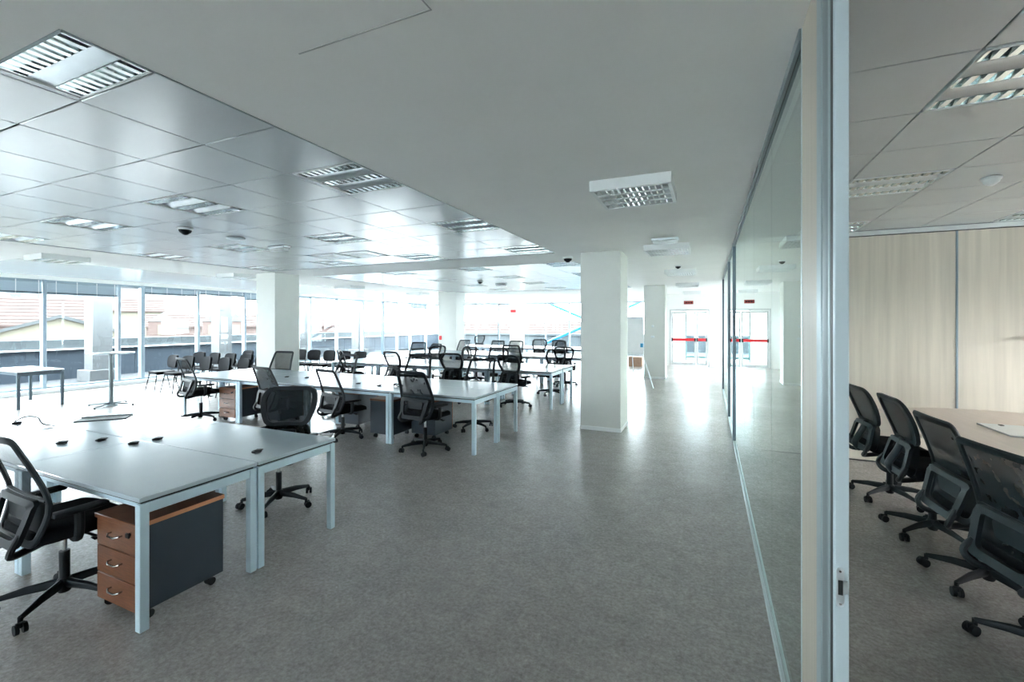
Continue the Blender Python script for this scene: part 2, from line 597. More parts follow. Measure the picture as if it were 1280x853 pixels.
def tile_mesh(sx, sy):
    o = B(-sx / 2 + 0.003, sx / 2 - 0.003, -sy / 2 + 0.003, sy / 2 - 0.003, 0, 0.03, bevel=0.004).build('ceiling_tile', M['tile'], ceiling)
    return o


_t = {}


def put_tile(x0, x1, y0, y1):
    sx, sy = round(x1 - x0, 4), round(y1 - y0, 4)
    loc = ((x0 + x1) / 2, (y0 + y1) / 2, ZC + 0.003)
    if (sx, sy) not in _t:
        _t[(sx, sy)] = tile_mesh(sx, sy)
        _t[(sx, sy)].location = loc
    else:
        share(_t[(sx, sy)], ceiling, loc)


def louvre_mesh(mb, x0, x1, yc, n):
    """one reflector trough with V blades, running along x; local z=0 is the face, going up"""
    hw = 0.048
    for sgn in (-1, 1):
        mb.grid(6, 1, lambda u, v, sgn=sgn: Vector((x0 + (x1 - x0) * u, yc + sgn * (hw - 0.016 * v), 0.002 + 0.075 * v)))
    mb.grid(1, 1, lambda u, v: Vector((x0 + (x1 - x0) * u, yc - 0.032 + 0.064 * v, 0.077)))
    for k in range(n + 1):
        x = x0 + (x1 - x0) * k / n
        mb.prism([(x - 0.014, 0.001), (x + 0.014, 0.001), (x, 0.045)], yc - hw, yc + hw,
                 mtx=Matrix(((1, 0, 0, 0), (0, 0, 1, 0), (0, 1, 0, 0), (0, 0, 0, 1))))


def make_light(cut=False):
    root = thing('ceiling_light', 'x', 'ceiling light')
    W, y0 = 0.60, (-0.02 if cut else -0.295)
    f = MB()
    y1 = 0.295
    for a in ((-W / 2, W / 2, y0, y0 + 0.012), (-W / 2, W / 2, y1 - 0.012, y1), (-W / 2, -W / 2 + 0.012, y0, y1), (W / 2 - 0.012, W / 2, y0, y1)):
        f.box(*a, -0.004, 0.10, bevel=0.002)
    f.box(-W / 2, W / 2, y0, y1, 0.10, 0.105)
    f.build('housing', M['white_metal'], root)
    ys = [0.04, 0.235] if cut else [-0.235, 0.0, 0.235]
    for yc in ys:
        l = MB()
        louvre_mesh(l, -W / 2 + 0.014, W / 2 - 0.014, yc, 10)
        l.build('louvre', M['reflector'], root, smooth=False)
    for a, b in zip(ys, ys[1:]):
        g = MB()
        a2, b2 = a + 0.05, b - 0.05
        g.grid(1, 6, lambda u, v, a2=a2, b2=b2: Vector((-W / 2 + 0.013 + (W - 0.026) * u, a2 + (b2 - a2) * v, 0.004 + (0.003 if cut else 0.016) * math.sin(PI * v))))
        g.build('plate', M['satin'], root)
    return root


light0 = make_light()
light_cut = make_light(True)
GL = 'recessed louvre lights in the tile ceiling'
ROWX = {0: 'row along the corridor soffit', 3: 'second row from the corridor', 6: 'third row from the corridor', 9: 'row nearest the windows'}


def field(F, lights, skip, names):
    x0, x1, y0, y1 = F
    nx = int(math.ceil((x1 - x0) / PX - 0.01))
    j0 = int(math.floor((y0 - 0.573) / PY + 1e-6)) if F is FA else 0
    yo = 0.573 if F is FA else y0
    j = j0
    while True:
        a, b = yo + PY * j, yo + PY * (j + 1)
        if a >= y1 - 0.02:
            break
        a2, b2 = max(a, y0), min(b, y1)
        for i in range(nx):
            xa, xb = max(x1 - PX * (i + 1), x0), x1 - PX * i
            if (i, j) in skip or xb - xa < 0.05:
                continue
            if (i, j) in lights:
                cx = (xa + xb) / 2 + 0.02
                cy = (a + b) / 2
                p = light_cut if (b2 - a2) < 0.5 else light0
                place(p, (cx, cy, ZC + 0.002), 0, names(i, j), GL)
                put_tile(xa, cx - 0.302, a2, b2) if cx - 0.302 - xa > 0.02 else None
                continue
            put_tile(xa, xb, a2, b2)
        j += 1


fa_l = {(0, 0), (0, 3), (3, 3), (6, 3), (9, 3), (0, 6), (3, 6), (6, 6), (9, 6), (0, 9), (3, 9), (6, 9), (9, 9)}
JW = {0: 'nearest the viewer', 3: 'second from the viewer', 6: 'third from the viewer', 9: 'just before the cross beam'}
field(FA, fa_l, {(4, 8), (5, 8)}, lambda i, j: ('half hidden recessed louvre light at the top left, nearest the viewer' if j == 0 else
      'recessed louvre light %s in the %s' % (JW[j], ROWX[i])))
fb_l = {(i, j) for i in (0, 3, 6) for j in (0, 3, 6, 9)}
JB = {0: 'first', 3: 'second', 6: 'third', 9: 'last'}
field(FB, fb_l, set(), lambda i, j: 'distant recessed light, %s beyond the cross beam in the %s' % (JB[j], ROWX[i]))

# air diffuser, two tiles wide
d = thing('air_diffuser', 'double square air diffuser set in the metal tile ceiling', 'vent', (-2.25 - PX * 5, 0.573 + PY * 8.5, ZC + 0.003))
B(-PX + 0.003, PX - 0.003, -PY / 2 + 0.003, PY / 2 - 0.003, 0.02, 0.05).build('backing_plate', M['tile'], d)
for cx in (-0.32, 0.32):
    for k, h in enumerate((0.27, 0.20, 0.13)):
        f = MB()
        zz = 0.004 * k
        ou = [(cx - h, -h), (cx + h, -h), (cx + h, h), (cx - h, h)]
        hi = h - 0.045
        inn = [(cx - hi, -hi), (cx + hi, -hi), (cx + hi, hi), (cx - hi, hi)]
        f.ring(ou, inn, 0.0, 1.0, lambda u, v, y, zz=zz, ou=ou: Vector((u, v, zz - 0.004 + 0.012 * y)))
        f.build('diffuser_ring', M['satin'] if k % 2 else M['white_metal'], d, smooth=False)
    B(cx - 0.06, cx + 0.06, -0.06, 0.06, 0.0, 0.015, bevel=0.003).build('diffuser_core', M['white_metal'], d)

# meeting room ceiling: tiles 0.615 x 0.61
PXM, PYM = 0.615, 0.607
GM = 'recessed louvre lights in the meeting room'
lab_m = {(1, 5): 'recessed louvre light over the meeting room chairs, nearest the doorway', (1, 8): 'recessed louvre light in the middle of the meeting room ceiling',
         (1, 11): 'recessed louvre light by the maple wall, behind the door jamb', (4, 11): 'recessed louvre light by the maple wall at the right edge',
         (4, 8): 'recessed louvre light above the right half of the meeting table', (4, 5): 'recessed louvre light above the near end of the meeting table'}
for i in range(8):
    for j in range(12):
        xa, ya = 0.41 + PXM * i, -0.6 + PYM * j
        xb, yb = xa + PXM, min(ya + PYM, 6.70)
        if (i, j) in lab_m:
            place(light0, ((xa + xb) / 2, (ya + yb) / 2, ZC + 0.002), 0, lab_m[(i, j)], GM)
        else:
            put_tile(xa, min(xb, 5.55), ya, yb)


def detector(x, y, label, m='white_metal', s=1.0):
    t = thing('smoke_detector', label, 'detector', (x, y, ZC))
    MB().lathe([(0.06 * s, 0.0), (0.062 * s, -0.012 * s), (0.055 * s, -0.022 * s)]).build('base_ring', M['white_metal'], t)
    MB().lathe([(0.052 * s, -0.020 * s), (0.046 * s, -0.040 * s), (0.018 * s, -0.062 * s), (0.008 * s, -0.066 * s)]).build('sensor_head', M[m], t)


detector(1.98, 4.61, 'white round smoke detector on the meeting room ceiling')
detector(-5.63, 3.25, 'dark cone smoke detector under the near tile ceiling', 'grey_plastic', 1.3)
detector(-5.61, 10.6, 'dark cone smoke detector under the far tile ceiling', 'grey_plastic', 1.3)
detector(-2.20, 7.35, 'round smoke detector on the soffit beside the aisle column', 'grey_plastic', 1.4)
detector(-0.55, 9.3, 'small dark detector on the corridor ceiling before the third light', 'grey_plastic')
t = tag(MB().lathe([(0.11, 0), (0.115, -0.01), (0.09, -0.025), (0.02, -0.03)], (-5.69, 3.9, ZC)).build('ceiling_speaker', M['satin']), 'flat grey round speaker on the near tile ceiling', 'speaker')
GE = 'emergency lamps'


def emergency(x, y, label, rz=0.0):
    t = thing('emergency_lamp', label, 'emergency lamp', (x, y, ZC), rz)
    B(-0.17, 0.17, -0.06, 0.06, -0.03, 0, bevel=0.006).build('lamp_body', M['satin'], t)
    B(-0.15, 0.15, -0.05, 0.05, -0.07, -0.03, bevel=0.01).build('diffuser', M['white_metal'], t)


emergency(-5.75, 4.6, 'small box emergency lamp on the near tile ceiling')
emergency(-5.45, 11.6, 'small box emergency lamp on the far tile ceiling')
emergency(-0.53, 6.22, 'small box emergency lamp in front of the second corridor light')


# surface mounted louvre lights in the corridor and the window side strip
def make_surface():
    root = thing('surface_light', 'x', 'ceiling light')
    W, L, H = 0.61, 0.62, 0.085
    f = MB()
    for a in ((-W / 2, W / 2, -L / 2, -L / 2 + 0.03), (-W / 2, W / 2, L / 2 - 0.03, L / 2), (-W / 2, -W / 2 + 0.03, -L / 2 + 0.03, L / 2 - 0.03), (W / 2 - 0.03, W / 2, -L / 2 + 0.03, L / 2 - 0.03)):
        f.box(*a, -H, 0, bevel=0.003)
    f.box(-W / 2 + 0.03, W / 2 - 0.03, -L / 2 + 0.03, L / 2 - 0.03, -0.02, -0.005)
    f.build('housing', M['white_metal'], root)
    for k in range(5):
        y = -L / 2 + 0.03 + (L - 0.06) * k / 4
        if 0 < k < 4:
            B(-W / 2 + 0.03, W / 2 - 0.03, y - 0.022, y + 0.022, -H + 0.002, -0.03).build('divider', M['white_metal'], root)
    l = MB()
    for k in range(1, 12):
        x = -W / 2 + 0.03 + (W - 0.06) * k / 12
        l.box(x - 0.006, x + 0.006, -L / 2 + 0.03, L / 2 - 0.03, -H + 0.004, -0.035)
    l.build('louvre', M['reflector'], root, smooth=False)
    return root


surf0 = make_surface()
GS = 'surface mounted louvre lights'
for y, lb in ((3.77, 'square surface light on the corridor ceiling, nearest the viewer'), (6.95, 'second surface light along the corridor, beside the aisle column'),
              (10.25, 'third surface light along the corridor ceiling'), (13.75, 'fourth surface light along the corridor, before the far column'),
              (17.4, 'last surface light before the exit doors')):
    place(surf0, (-0.555, y, ZC), 0, lb, GS)
for y, lb in ((3.80, 'surface light on the window side soffit, nearest the viewer'), (6.95, 'surface light on the window side soffit beside the column'),
              (10.5, 'surface light on the window side soffit beyond the column'), (14.0, 'farthest surface light on the window side soffit')):
    place(surf0, (-10.05, y, ZC), 0, lb, GS)

# ------------------------------------------------------------ glass partition, door jamb, meeting room
part = thing('wall_partition', 'long glass partition with aluminium rails along the corridor', 'partition', kind='structure')
xa, xb = XP - 0.008, XP + 0.03
for a, b in ((1.98, 7.0), (7.08, 8.75), (8.83, 12.3)):
    f = MB()
    f.box(xa - 0.006, XP + 0.002, a, b, 0, 0.035, bevel=0.002)
    f.box(XP + 0.012, xb, a, b, 0, 0.035, bevel=0.002)
    f.build('bottom_rail', M['alu'], part)
    f = MB()
    f.box(xa - 0.006, XP + 0.002, a, b, ZC - 0.045, ZC, bevel=0.002)
    f.box(XP + 0.014, xb, a, b, ZC - 0.075, ZC, bevel=0.002)
    f.build('top_rail', M['alu_top'], part)  # rail colour darkened for the shade under the ceiling
    B(XP + 0.002, XP + 0.013, a, b, 0.0, 0.028).build('gasket', M['alu_dark'], part)
    B(XP + 0.002, XP + 0.013, a, b, ZC - 0.05, ZC).build('gasket', M['alu_dark'], part)
for a, b in ((1.985, 2.94), (2.945, 4.02), (4.025, 5.02), (5.025, 6.0), (6.005, 6.995), (7.085, 8.745), (8.835, 10.5), (10.505, 12.295)):
    B(XP + 0.003, XP + 0.012, a, b, 0.02, ZC - 0.03).build('glass_pane', M['glass_part'], part, smooth=False)
for a in (7.0, 8.75, 12.3):
    B(xa - 0.01, xb, a, a + 0.035, 0, ZC, bevel=0.002).build('mullion', M['desk_dark'], part)
    B(xa - 0.01, xb, a + 0.04, a + 0.08, 0, ZC, bevel=0.002).build('mullion', M['alu'], part)
# post and jamb
B(XP - 0.004, XP + 0.03, 1.722, 1.975, 0, ZC, bevel=0.003).build('wood_post', M['post_wood'], part)
B(XP - 0.006, XP + 0.03, 1.975, 1.99, 0, ZC, bevel=0.002).build('post_edge', M['alu'], part)
j = MB()
j.box(XP - 0.006, XP + 0.03, 1.655, 1.722, 0, ZC, bevel=0.004)
j.box(XP + 0.006, XP + 0.03, 1.572, 1.655, 0, ZC)
j.box(XP - 0.006, XP + 0.03, 1.548, 1.572, 0, ZC, bevel=0.003)
j.build('door_frame', M['alu_mid'], part)
j = MB()
j.tube([(XP + 0.012, 1.607, 0), (XP + 0.012, 1.607, ZC)], 0.022, seg=14, flat=2.0, up=(1, 0, 0))
j.build('door_seal', M['alu_top'], part)
B(XP - 0.004, XP + 0.03, 1.522, 1.548, 0, ZC).build('gasket', M['alu_dark'], part)
jamb = B(XP - 0.004, XP + 0.029, 1.50, 1.522, 0, ZC, bevel=0.002).build('door_jamb', M['jamb'], part)
st = MB()
pts = []
for k in range(9):
    q = PI * k / 8
    pts.append((0.0095 * math.cos(q), 0.045 + 0.0095 * math.sin(q)))
for k in range(9):
    q = PI + PI * k / 8
    pts.append((0.0095 * math.cos(q), -0.045 + 0.0095 * math.sin(q)))
mt = Matrix(((1, 0, 0, XP + 0.008), (0, 0, 1, 1.497), (0, 1, 0, 0.965), (0, 0, 0, 1)))
st.prism(pts, 0, 0.003, mt)
st.box(XP + 0.012, XP + 0.026, 1.496, 1.5, 0.95, 0.985, bevel=0.001)
st.build('strike_plate', M['satin'], jamb)
B(XP + 0.003, XP + 0.014, 1.4955, 1.4985, 0.945, 0.985).build('latch_hole', M['alu_dark'], jamb)
for z in (0.92, 1.01):
    MB().lathe([(0.0035, 0), (0.003, 0.0015)], (0, 0, 0), 10, Matrix(((1, 0, 0, XP + 0.008), (0, 0, -1, 1.4968), (0, 1, 0, z), (0, 0, 0, 1)))).build('screw', M['chrome'], jamb)

# meeting room walls
wm = thing('wall_meeting', 'pale maple panelled wall at the end of the meeting room', 'wall', (0, 6.70, 0), kind='structure')
B(0.36, 5.8, 0.045, 0.09, 0, ZC).build('backing_board', M['plenum'], wm)
for x0, x1 in ((0.36, 1.47), (1.475, 2.585), (2.605, 3.72), (3.725, 4.83), (4.835, 5.8)):
    B(x0, x1, 0.02, 0.045, 0.02, 2.745, bevel=0.002).build('panel', M['maple'], wm)
B(2.586, 2.604, 0.012, 0.045, 0.02, 2.745, bevel=0.002).build('joint_strip', M['mullion'], wm)
B(0.36, 5.8, 0.0, 0.045, 2.757, ZC, bevel=0.003).build('top_trim', M['white_metal'], wm)
wr = MB()
wr.box(5.55, 5.7, -9.2, 6.75, 0, 0.9)
wr.box(5.55, 5.7, -9.2, 6.75, 1.75, ZC)
wr.box(5.55, 5.7, -9.2, 4.4, 0.9, 1.75)
for y in (5.2, 6.6):
    wr.box(5.55, 5.7, y, y + 0.15, 0.9, 1.75)
tag(wr.build('wall_window', M['plaster']), 'white window wall along the right of the meeting room', 'wall', kind='structure')
tag(B(0.36, 4.5, 6.80, 6.86, 0, ZC).build('wall_divider', M['plaster']), 'white back of the meeting room wall seen through glass', 'wall', kind='structure')
tag(B(4.4, 4.5, 6.86, 12.35, 0, ZC).build('wall_office', M['plaster']), 'white wall of the small glazed office', 'wall', kind='structure')

# exit doors
dd = thing('door_1', 'glazed double exit door with red push bars', 'door', (0, YE, 0), kind='structure')
f = MB()
f.box(-1.42, -1.36, -0.02, 0.1, 0, 2.2, bevel=0.004)
f.box(-0.04, 0.02, -0.02, 0.1, 0, 2.2, bevel=0.004)
f.box(-1.36, -0.04, -0.02, 0.1, 2.13, 2.2, bevel=0.004)
f.build('door_frame', M['door_grey'], dd)
for x0, x1 in ((-1.355, -0.45), (-0.44, -0.045)):
    f = MB()
    s2 = 0.07
    f.box(x0, x0 + s2, 0, 0.05, 0.01, 2.12, bevel=0.004)
    f.box(x1 - s2, x1, 0, 0.05, 0.01, 2.12, bevel=0.004)
    f.box(x0 + s2, x1 - s2, 0, 0.05, 0.01, 0.12)
    f.box(x0 + s2, x1 - s2, 0, 0.05, 2.04, 2.12)
    lf = f.build('door_leaf', M['door_grey'], dd)
    B(x0 + s2, x1 - s2, 0.02, 0.03, 0.12, 2.04).build('door_pane', M['glass'], lf, smooth=False)
    B(x0 + 0.05, x1 - 0.05, -0.10, -0.05, 0.97, 1.07, bevel=0.008).build('push_bar', M['red'], lf)
    for xx in (x0 + 0.015, x1 - 0.065):
        B(xx, xx + 0.05, -0.105, 0, 0.955, 1.085, bevel=0.006).build('bar_end', M['black_plastic'], lf)
es = thing('exit_sign', 'dull red exit sign above the glazed exit doors', 'sign', (-0.72, YE, 2.40))
B(-0.17, 0.17, -0.03, 0, 0, 0.13, bevel=0.004).build('sign_panel', M['sign_red'], es)
for k in range(3):
    B(-0.1 + k * 0.085, -0.04 + k * 0.085, -0.033, -0.03, 0.04, 0.09).build('sign_mark', M['black_plastic'], es)

# the lobby beyond the exit doors: white cladding and a second glass door
lob = MB()
lob.box(-1.75, -0.95, 21.4, 21.5, 0, 2.7)
lob.box(-1.75, 1.2, 21.4, 21.5, 2.3, 2.7)
lob.box(0.4, 1.2, 21.4, 21.5, 0, 2.7)
tag(lob.build('wall_lobby', M['plaster']), 'white lobby wall seen through the exit doors', 'wall', kind='structure')
ld = thing('door_2', 'outer green edged glass door beyond the exit doors', 'door', (0, 21.4, 0), kind='structure')
f = MB()
f.box(-0.95, -0.90, -0.03, 0.03, 0, 2.3)
f.box(0.35, 0.4, -0.03, 0.03, 0, 2.3)
f.box(-0.9, 0.35, -0.03, 0.03, 0.1, 0.2)
f.build('door_frame', mat('green_grey_frame', (0.08, 0.16, 0.16), 0.4, var=0.05), ld)
B(-0.9, 0.35, 0, 0.012, 0.2, 2.3).build('door_pane', M['glass'], ld, smooth=False)

# ============================================================ EXTERIOR
ex = thing('terrace', 'dark outdoor terrace beyond the windows', 'terrace', kind='structure')
B(-18.4, XG - 0.1, -14, 30, -0.25, -0.04).build('terrace_slab', M['terrace'], ex)
B(-18.4, 6, YB + 0.1, 30, -0.25, -0.04).build('terrace_slab', M['terrace'], ex)
pw = thing('parapet_wall', 'slate blue parapet with grey coping outside the windows', 'wall', kind='structure')
for k in range(16):
    B(-18.2, -18.0, -8 + 2.4 * k, -8 + 2.4 * (k + 1) - 0.015, -0.04, 0.90).build('panel', M['parapet'], pw)
B(-18.3, -17.93, -8, 30, 0.90, 1.18, bevel=0.01).build('coping', M['coping'], pw)
B(-17.93, -17.88, -8, 30, 0.86, 0.90).build('drip_edge', M['white_metal'], pw)
for k in range(7):
    B(-18 + 2.6 * k, -18 + 2.6 * (k + 1) - 0.015, 28.0, 28.2, -0.04, 0.80).build('panel', M['coping'], pw)
B(-18, 1, 27.9, 28.3, 0.80, 0.95, bevel=0.01).build('coping', M['coping'], pw)
for k, y in enumerate((3.4, 7.25, 10.95, 14.5, 18.1)):
    c = thing('terrace_column', 'white outdoor column on a block base, %s along the terrace' % ORD[k], 'column', (-16.75, y, -0.04), group='terrace columns')
    B(-0.24, 0.24, -0.24, 0.24, 0, 3.6, bevel=0.01).build('shaft', M['ext_white'], c)
    B(-0.36, 0.36, -0.36, 0.36, 0, 0.33, bevel=0.01).build('base_block', M['ext_white'], c)
GB = 'blue diagonal braces'


def brace(a, b, label):
    t = tag(MB().tube([a, b], 0.085, 12).build('steel_brace', M['blue']), label, 'brace', GB)


brace((-8.35, 23.6, 2.85), (-2.6, 23.6, 0.35), 'bright blue steel brace sloping down to the right outside far windows')
brace((-8.35, 23.85, 0.55), (-2.6, 23.85, 3.05), 'bright blue steel brace rising to the right outside far windows')

tag(B(-260, 120, -120, 260, -12.2, -12).build('ground', M['ground']), 'city ground far below the terrace', 'ground', kind='structure')


def house(name, label, loc, face, wid, dep, z_eave, z_ridge, wall, roof, gable=True, wins=()):
    """gable house: local +x faces the viewer; ridge along local x when gable shows, else along y"""
    h = thing(name, label, 'building', (loc[0], loc[1], -12), face, 'houses beyond the parapet')
    ze, zr = z_eave + 12, z_ridge + 12
    hw = wid / 2
    if gable:
        poly = [(-hw, 0), (hw, 0), (hw, ze), (0, zr), (-hw, ze)]
        mt = Matrix(((0, 0, 1, 0), (1, 0, 0, 0), (0, 1, 0, 0), (0, 0, 0, 1)))
        MB().prism(poly, -dep, 0, mt).build('house_body', M[wall], h, smooth=False)
        for sg in (-1, 1):
            r = MB()
            e = 1.12
            p = [(0, zr + 0.02), (sg * hw * e, zr - (zr - ze) * e + 0.02), (sg * hw * e, zr - (zr - ze) * e + 0.27), (0, zr + 0.32)]
            r.prism(p, -dep - 0.3, 0.45, mt)
            r.build('roof_slope', M[roof], h, smooth=False)
    else:
        B(-dep, 0, -hw, hw, 0, ze).build('house_body', M[wall], h, smooth=False)
        mt = Matrix(((1, 0, 0, 0), (0, 0, 1, 0), (0, 1, 0, 0), (0, 0, 0, 1)))
        for sg in (-1, 1):
            r = MB()
            c = -dep / 2
            p = [(c, zr), (c + sg * (dep / 2 + 0.5), ze - 0.1), (c + sg * (dep / 2 + 0.5), ze + 0.15), (c, zr + 0.3)]
            r.prism(p, -hw - 0.5, hw + 0.5, mt)
            rr = r.build('roof_slope', M[roof], h, smooth=False)
            if sg > 0:
                n = int((dep / 2 + 0.5) / 0.9)
                for k in range(n):
                    q = (k + 0.5) / n
                    xx, zz = c + (dep / 2 + 0.5) * q, zr + 0.3 + (ze + 0.15 - zr - 0.3) * q
                    B(xx - 0.12, xx + 0.12, -hw - 0.5, hw + 0.5, zz - 0.06, zz + 0.07).build('tile_course', M[roof], rr, smooth=False)
    for (y, z, a, b) in wins:
        f = B(-0.05, 0.08, y - a / 2 - 0.12, y + a / 2 + 0.12, z + 12 - 0.12, z + 12 + b + 0.12).build('window', M['ext_white'], h, smooth=False)
        B(0.08, 0.1, y - a / 2, y + a / 2, z + 12, z + 12 + b).build('pane', M['win_dark'], f, smooth=False)
    return h


house('gable_house', 'cream gable end house with pale grey roof nearest the parapet', (-52.2, 19.9), R(-20), 8.2, 14, 0.6, 2.05, 'cream', 'roof_grey')
house('tiled_house', 'long house with faded red tile roof behind the gable', (-92, 27), R(-17), 26, 14, 1.2, 5.2, 'pink', 'roof_red', False)
house('apartment_block', 'tall white apartment block with small windows in the distance', (-140, 47), R(-18), 60, 12, 10.5, 12.5, 'ext_white', 'roof_red', False,
      [(y, z, 1.6, 2.2) for y in (-12, -8, -1, 3, 9, 15, 21) for z in (2.5, 6.5)])
house('tiled_house', 'low long pink house with red tile roof behind the turrets', (-66, 48), R(-32), 26, 9, 1.0, 2.6, 'pink', 'roof_red', False)
house('tiled_house', 'pale tile roofed house far beyond the narrow window bay', (-114, 53), R(-26), 14, 9, 4.0, 6.5, 'cream', 'roof_red', False)
house('tiled_house', 'far pale house with red roof beyond the far windows', (-30, 75), R(-66), 40, 9, -0.5, 1.5, 'cream', 'roof_red', False)
for k, (x, y, lb) in enumerate(((-61.7, 33.0, 'nearest the narrow window bay'), (-56.0, 35.4, 'second from the narrow bay'), (-53.4, 36.6, 'third from the narrow bay'), (-50.4, 39.0, 'beside the column'))):
    t = thing('turret_house', 'pink square turret with pyramid roof, %s' % lb, 'building', (x, y, -12), R(-30), 'pink turrets')
    tw = 1.3 if k == 0 else 0.95
    B(-tw, tw, -tw, tw, 0, 13.8).build('turret_body', M['pink'], t)
    MB().lathe([(tw * 1.41 + 0.15, 13.8), (0.08, 14.8)], (0, 0, 0), 4, Matrix.Rotation(R(45), 4, 'Z')).build('pyramid_roof', M['roof_grey'], t, smooth=False)
    B(tw, tw + 0.05, -0.4, 0.4, 12.2, 13.4).build('shutter', M['cream'], t)

# ============================================================ FURNITURE
# ---- desks
GD = 'pale grey bench desks'


def make_desk(L, Wd=0.70):
    s2 = 0.047
    root = thing('desk', 'x', 'desk')
    B(0.002, L - 0.002, 0.002, Wd - 0.002, 0.715, 0.74, bevel=0.003).build('desk_top', M['desk_top'], root)
    for x in (0.004, L - s2 - 0.004):
        for y in (0.006, Wd - s2 - 0.006):
            B(x, x + s2, y, y + s2, 0.0, 0.701, bevel=0.003).build('leg', M['desk_frame'], root)
        B(x + 0.004, x + s2 - 0.004, s2 + 0.006, Wd - s2 - 0.006, 0.645, 0.701, bevel=0.002).build('end_rail', M['desk_frame'], root)
    for y in (0.05, Wd - 0.09):
        B(s2 + 0.004, L - s2 - 0.004, y, y + 0.035, 0.655, 0.701, bevel=0.002).build('long_rail', M['desk_frame'], root)
    B(0.02, L - 0.02, 0.02, Wd - 0.02, 0.701, 0.715).build('spacer', M['alu_dark'], root)
    return root


DP = {}


def desk(x_right, x_left, y0, label, group=GD):
    L = round(x_right - x_left, 2)
    if L not in DP:
        DP[L] = make_desk(L)
    return place(DP[L], (x_left, y0, 0), 0, label, group)


C1 = [-2.83, -4.25, -5.67, -7.09]
POS = ['at the aisle end', 'second from the aisle', 'third from the aisle', 'fourth from the aisle', 'fifth from the aisle']
for i in range(3):
    desk(C1[i], C1[i + 1], 1.40, 'pale grey desk %s of the nearest row, near side' % POS[i])
for i in range(2):
    desk(C1[i], C1[i + 1], 2.10, 'pale grey desk %s of the nearest row, far side' % POS[i])
C2 = [-2.72, -4.09, -5.67, -7.25, -8.75]
C3 = [-2.78, -4.20, -5.62, -7.04, -8.46]
C4 = [-2.85, -4.27, -5.69, -7.11, -8.53]
C5 = [-3.9, -5.32, -6.74, -8.16, -9.58]
for cl, ys, w1 in ((C2, (5.0, 5.70), 'second'), (C3, (8.22, 8.97), 'third'), (C4, (11.7, 12.42), 'fourth'), (C5, (15.4, 16.1), 'fifth')):
    for i in range(4):
        for y, sd in zip(ys, ('near', 'far')):
            desk(cl[i], cl[i + 1], y, 'pale grey desk %s of the %s row, %s side' % (POS[i], w1, sd))
st = desk(-12.2, -13.62, 4.02, 'single pale table with dark legs standing alone near the windows')
st['group'] = 'single table'
for ch in st.children:
    if ch.name.split('.')[0] in ('leg', 'end_rail', 'long_rail'):
        me = ch.data.copy()
        me.materials[0] = M['desk_dark']
        ch.data = me

# ---- round high table
ht = thing('poseur_table', 'tall round white bar table on a thin pole near the windows', 'table', (-11.17, 5.04, 0))
MB().lathe([(0.36, 1.055), (0.375, 1.062), (0.375, 1.078), (0.365, 1.083)], seg=40).build('table_top', M['desk_top'], ht)
MB().lathe([(0.036, 0.03), (0.036, 1.055)], seg=16).build('pole', M['alu_top'], ht)
MB().lathe([(0.11, 0.0), (0.10, 0.025), (0.045, 0.04)], seg=20).build('pole_foot', M['alu_mid'], ht)
for k in range(4):
    a = R(30 + 90 * k)
    c, s2 = math.cos(a), math.sin(a)
    lg = MB().tube([(0.05 * c, 0.05 * s2, 0.05), (0.42 * c, 0.42 * s2, 0.022)], [0.016, 0.011], 8).build('foot_bar', M['alu_top'], ht)
    MB().lathe([(0.016, 0), (0.016, 0.018)], (0.41 * c, 0.41 * s2, 0), 10).build('foot_pad', M['black_plastic'], lg)

# ---- drawer pedestals (front faces -y)
GP = 'mobile drawer pedestals'


def make_pedestal():
    root = thing('drawer_pedestal', 'x', 'drawer unit')
    W, D, H = 0.42, 0.48, 0.575
    B(-W / 2 + 0.004, W / 2 - 0.004, 0.02, D, 0.07, 0.548, bevel=0.002).build('carcass', M['charcoal'], root)
    tp = B(-W / 2 - 0.002, W / 2 + 0.002, -0.012, D + 0.005, 0.548, H, bevel=0.003).build('top_board', M['brown_wood'], root)
    B(W / 2 + 0.0005, W / 2 + 0.0035, -0.008, D + 0.003, 0.549, H - 0.001).build('edge_band', M['wood_edge'], tp)
    zs = (0.07, 0.228, 0.388, 0.546)
    for a, b in zip(zs, zs[1:]):
        dr = B(-W / 2 + 0.003, W / 2 - 0.003, 0.0, 0.02, a + 0.003, b - 0.003, bevel=0.002).build('drawer', M['brown_wood'], root)
        z = (a + b) / 2 + 0.015
        MB().tube([(-0.055, 0.0, z), (-0.055, -0.018, z), (-0.03, -0.030, z - 0.006), (0.03, -0.030, z - 0.006), (0.055, -0.018, z), (0.055, 0.0, z)], 0.005, 8).build('handle', M['handle'], dr)
        if b == zs[-1]:
            MB().tube([(0.145, 0.002, b - 0.035), (0.145, -0.006, b - 0.035)], 0.010, 12).build('lock', M['chrome'], dr)
            B(0.115, 0.15, -0.016, -0.006, b - 0.058, b - 0.028, bevel=0.004).build('key', M['black_plastic'], dr)
    for x in (-0.15, 0.15):
        for y in (0.07, D - 0.06):
            c = B(x - 0.014, x + 0.014, y - 0.014, y + 0.014, 0.035, 0.07).build('caster', M['black_plastic'], root)
            MB().tube([(x - 0.022, y + 0.01, 0.024), (x + 0.022, y + 0.01, 0.024)], 0.024, 14).build('wheel', M['black_plastic'], c)
    return root


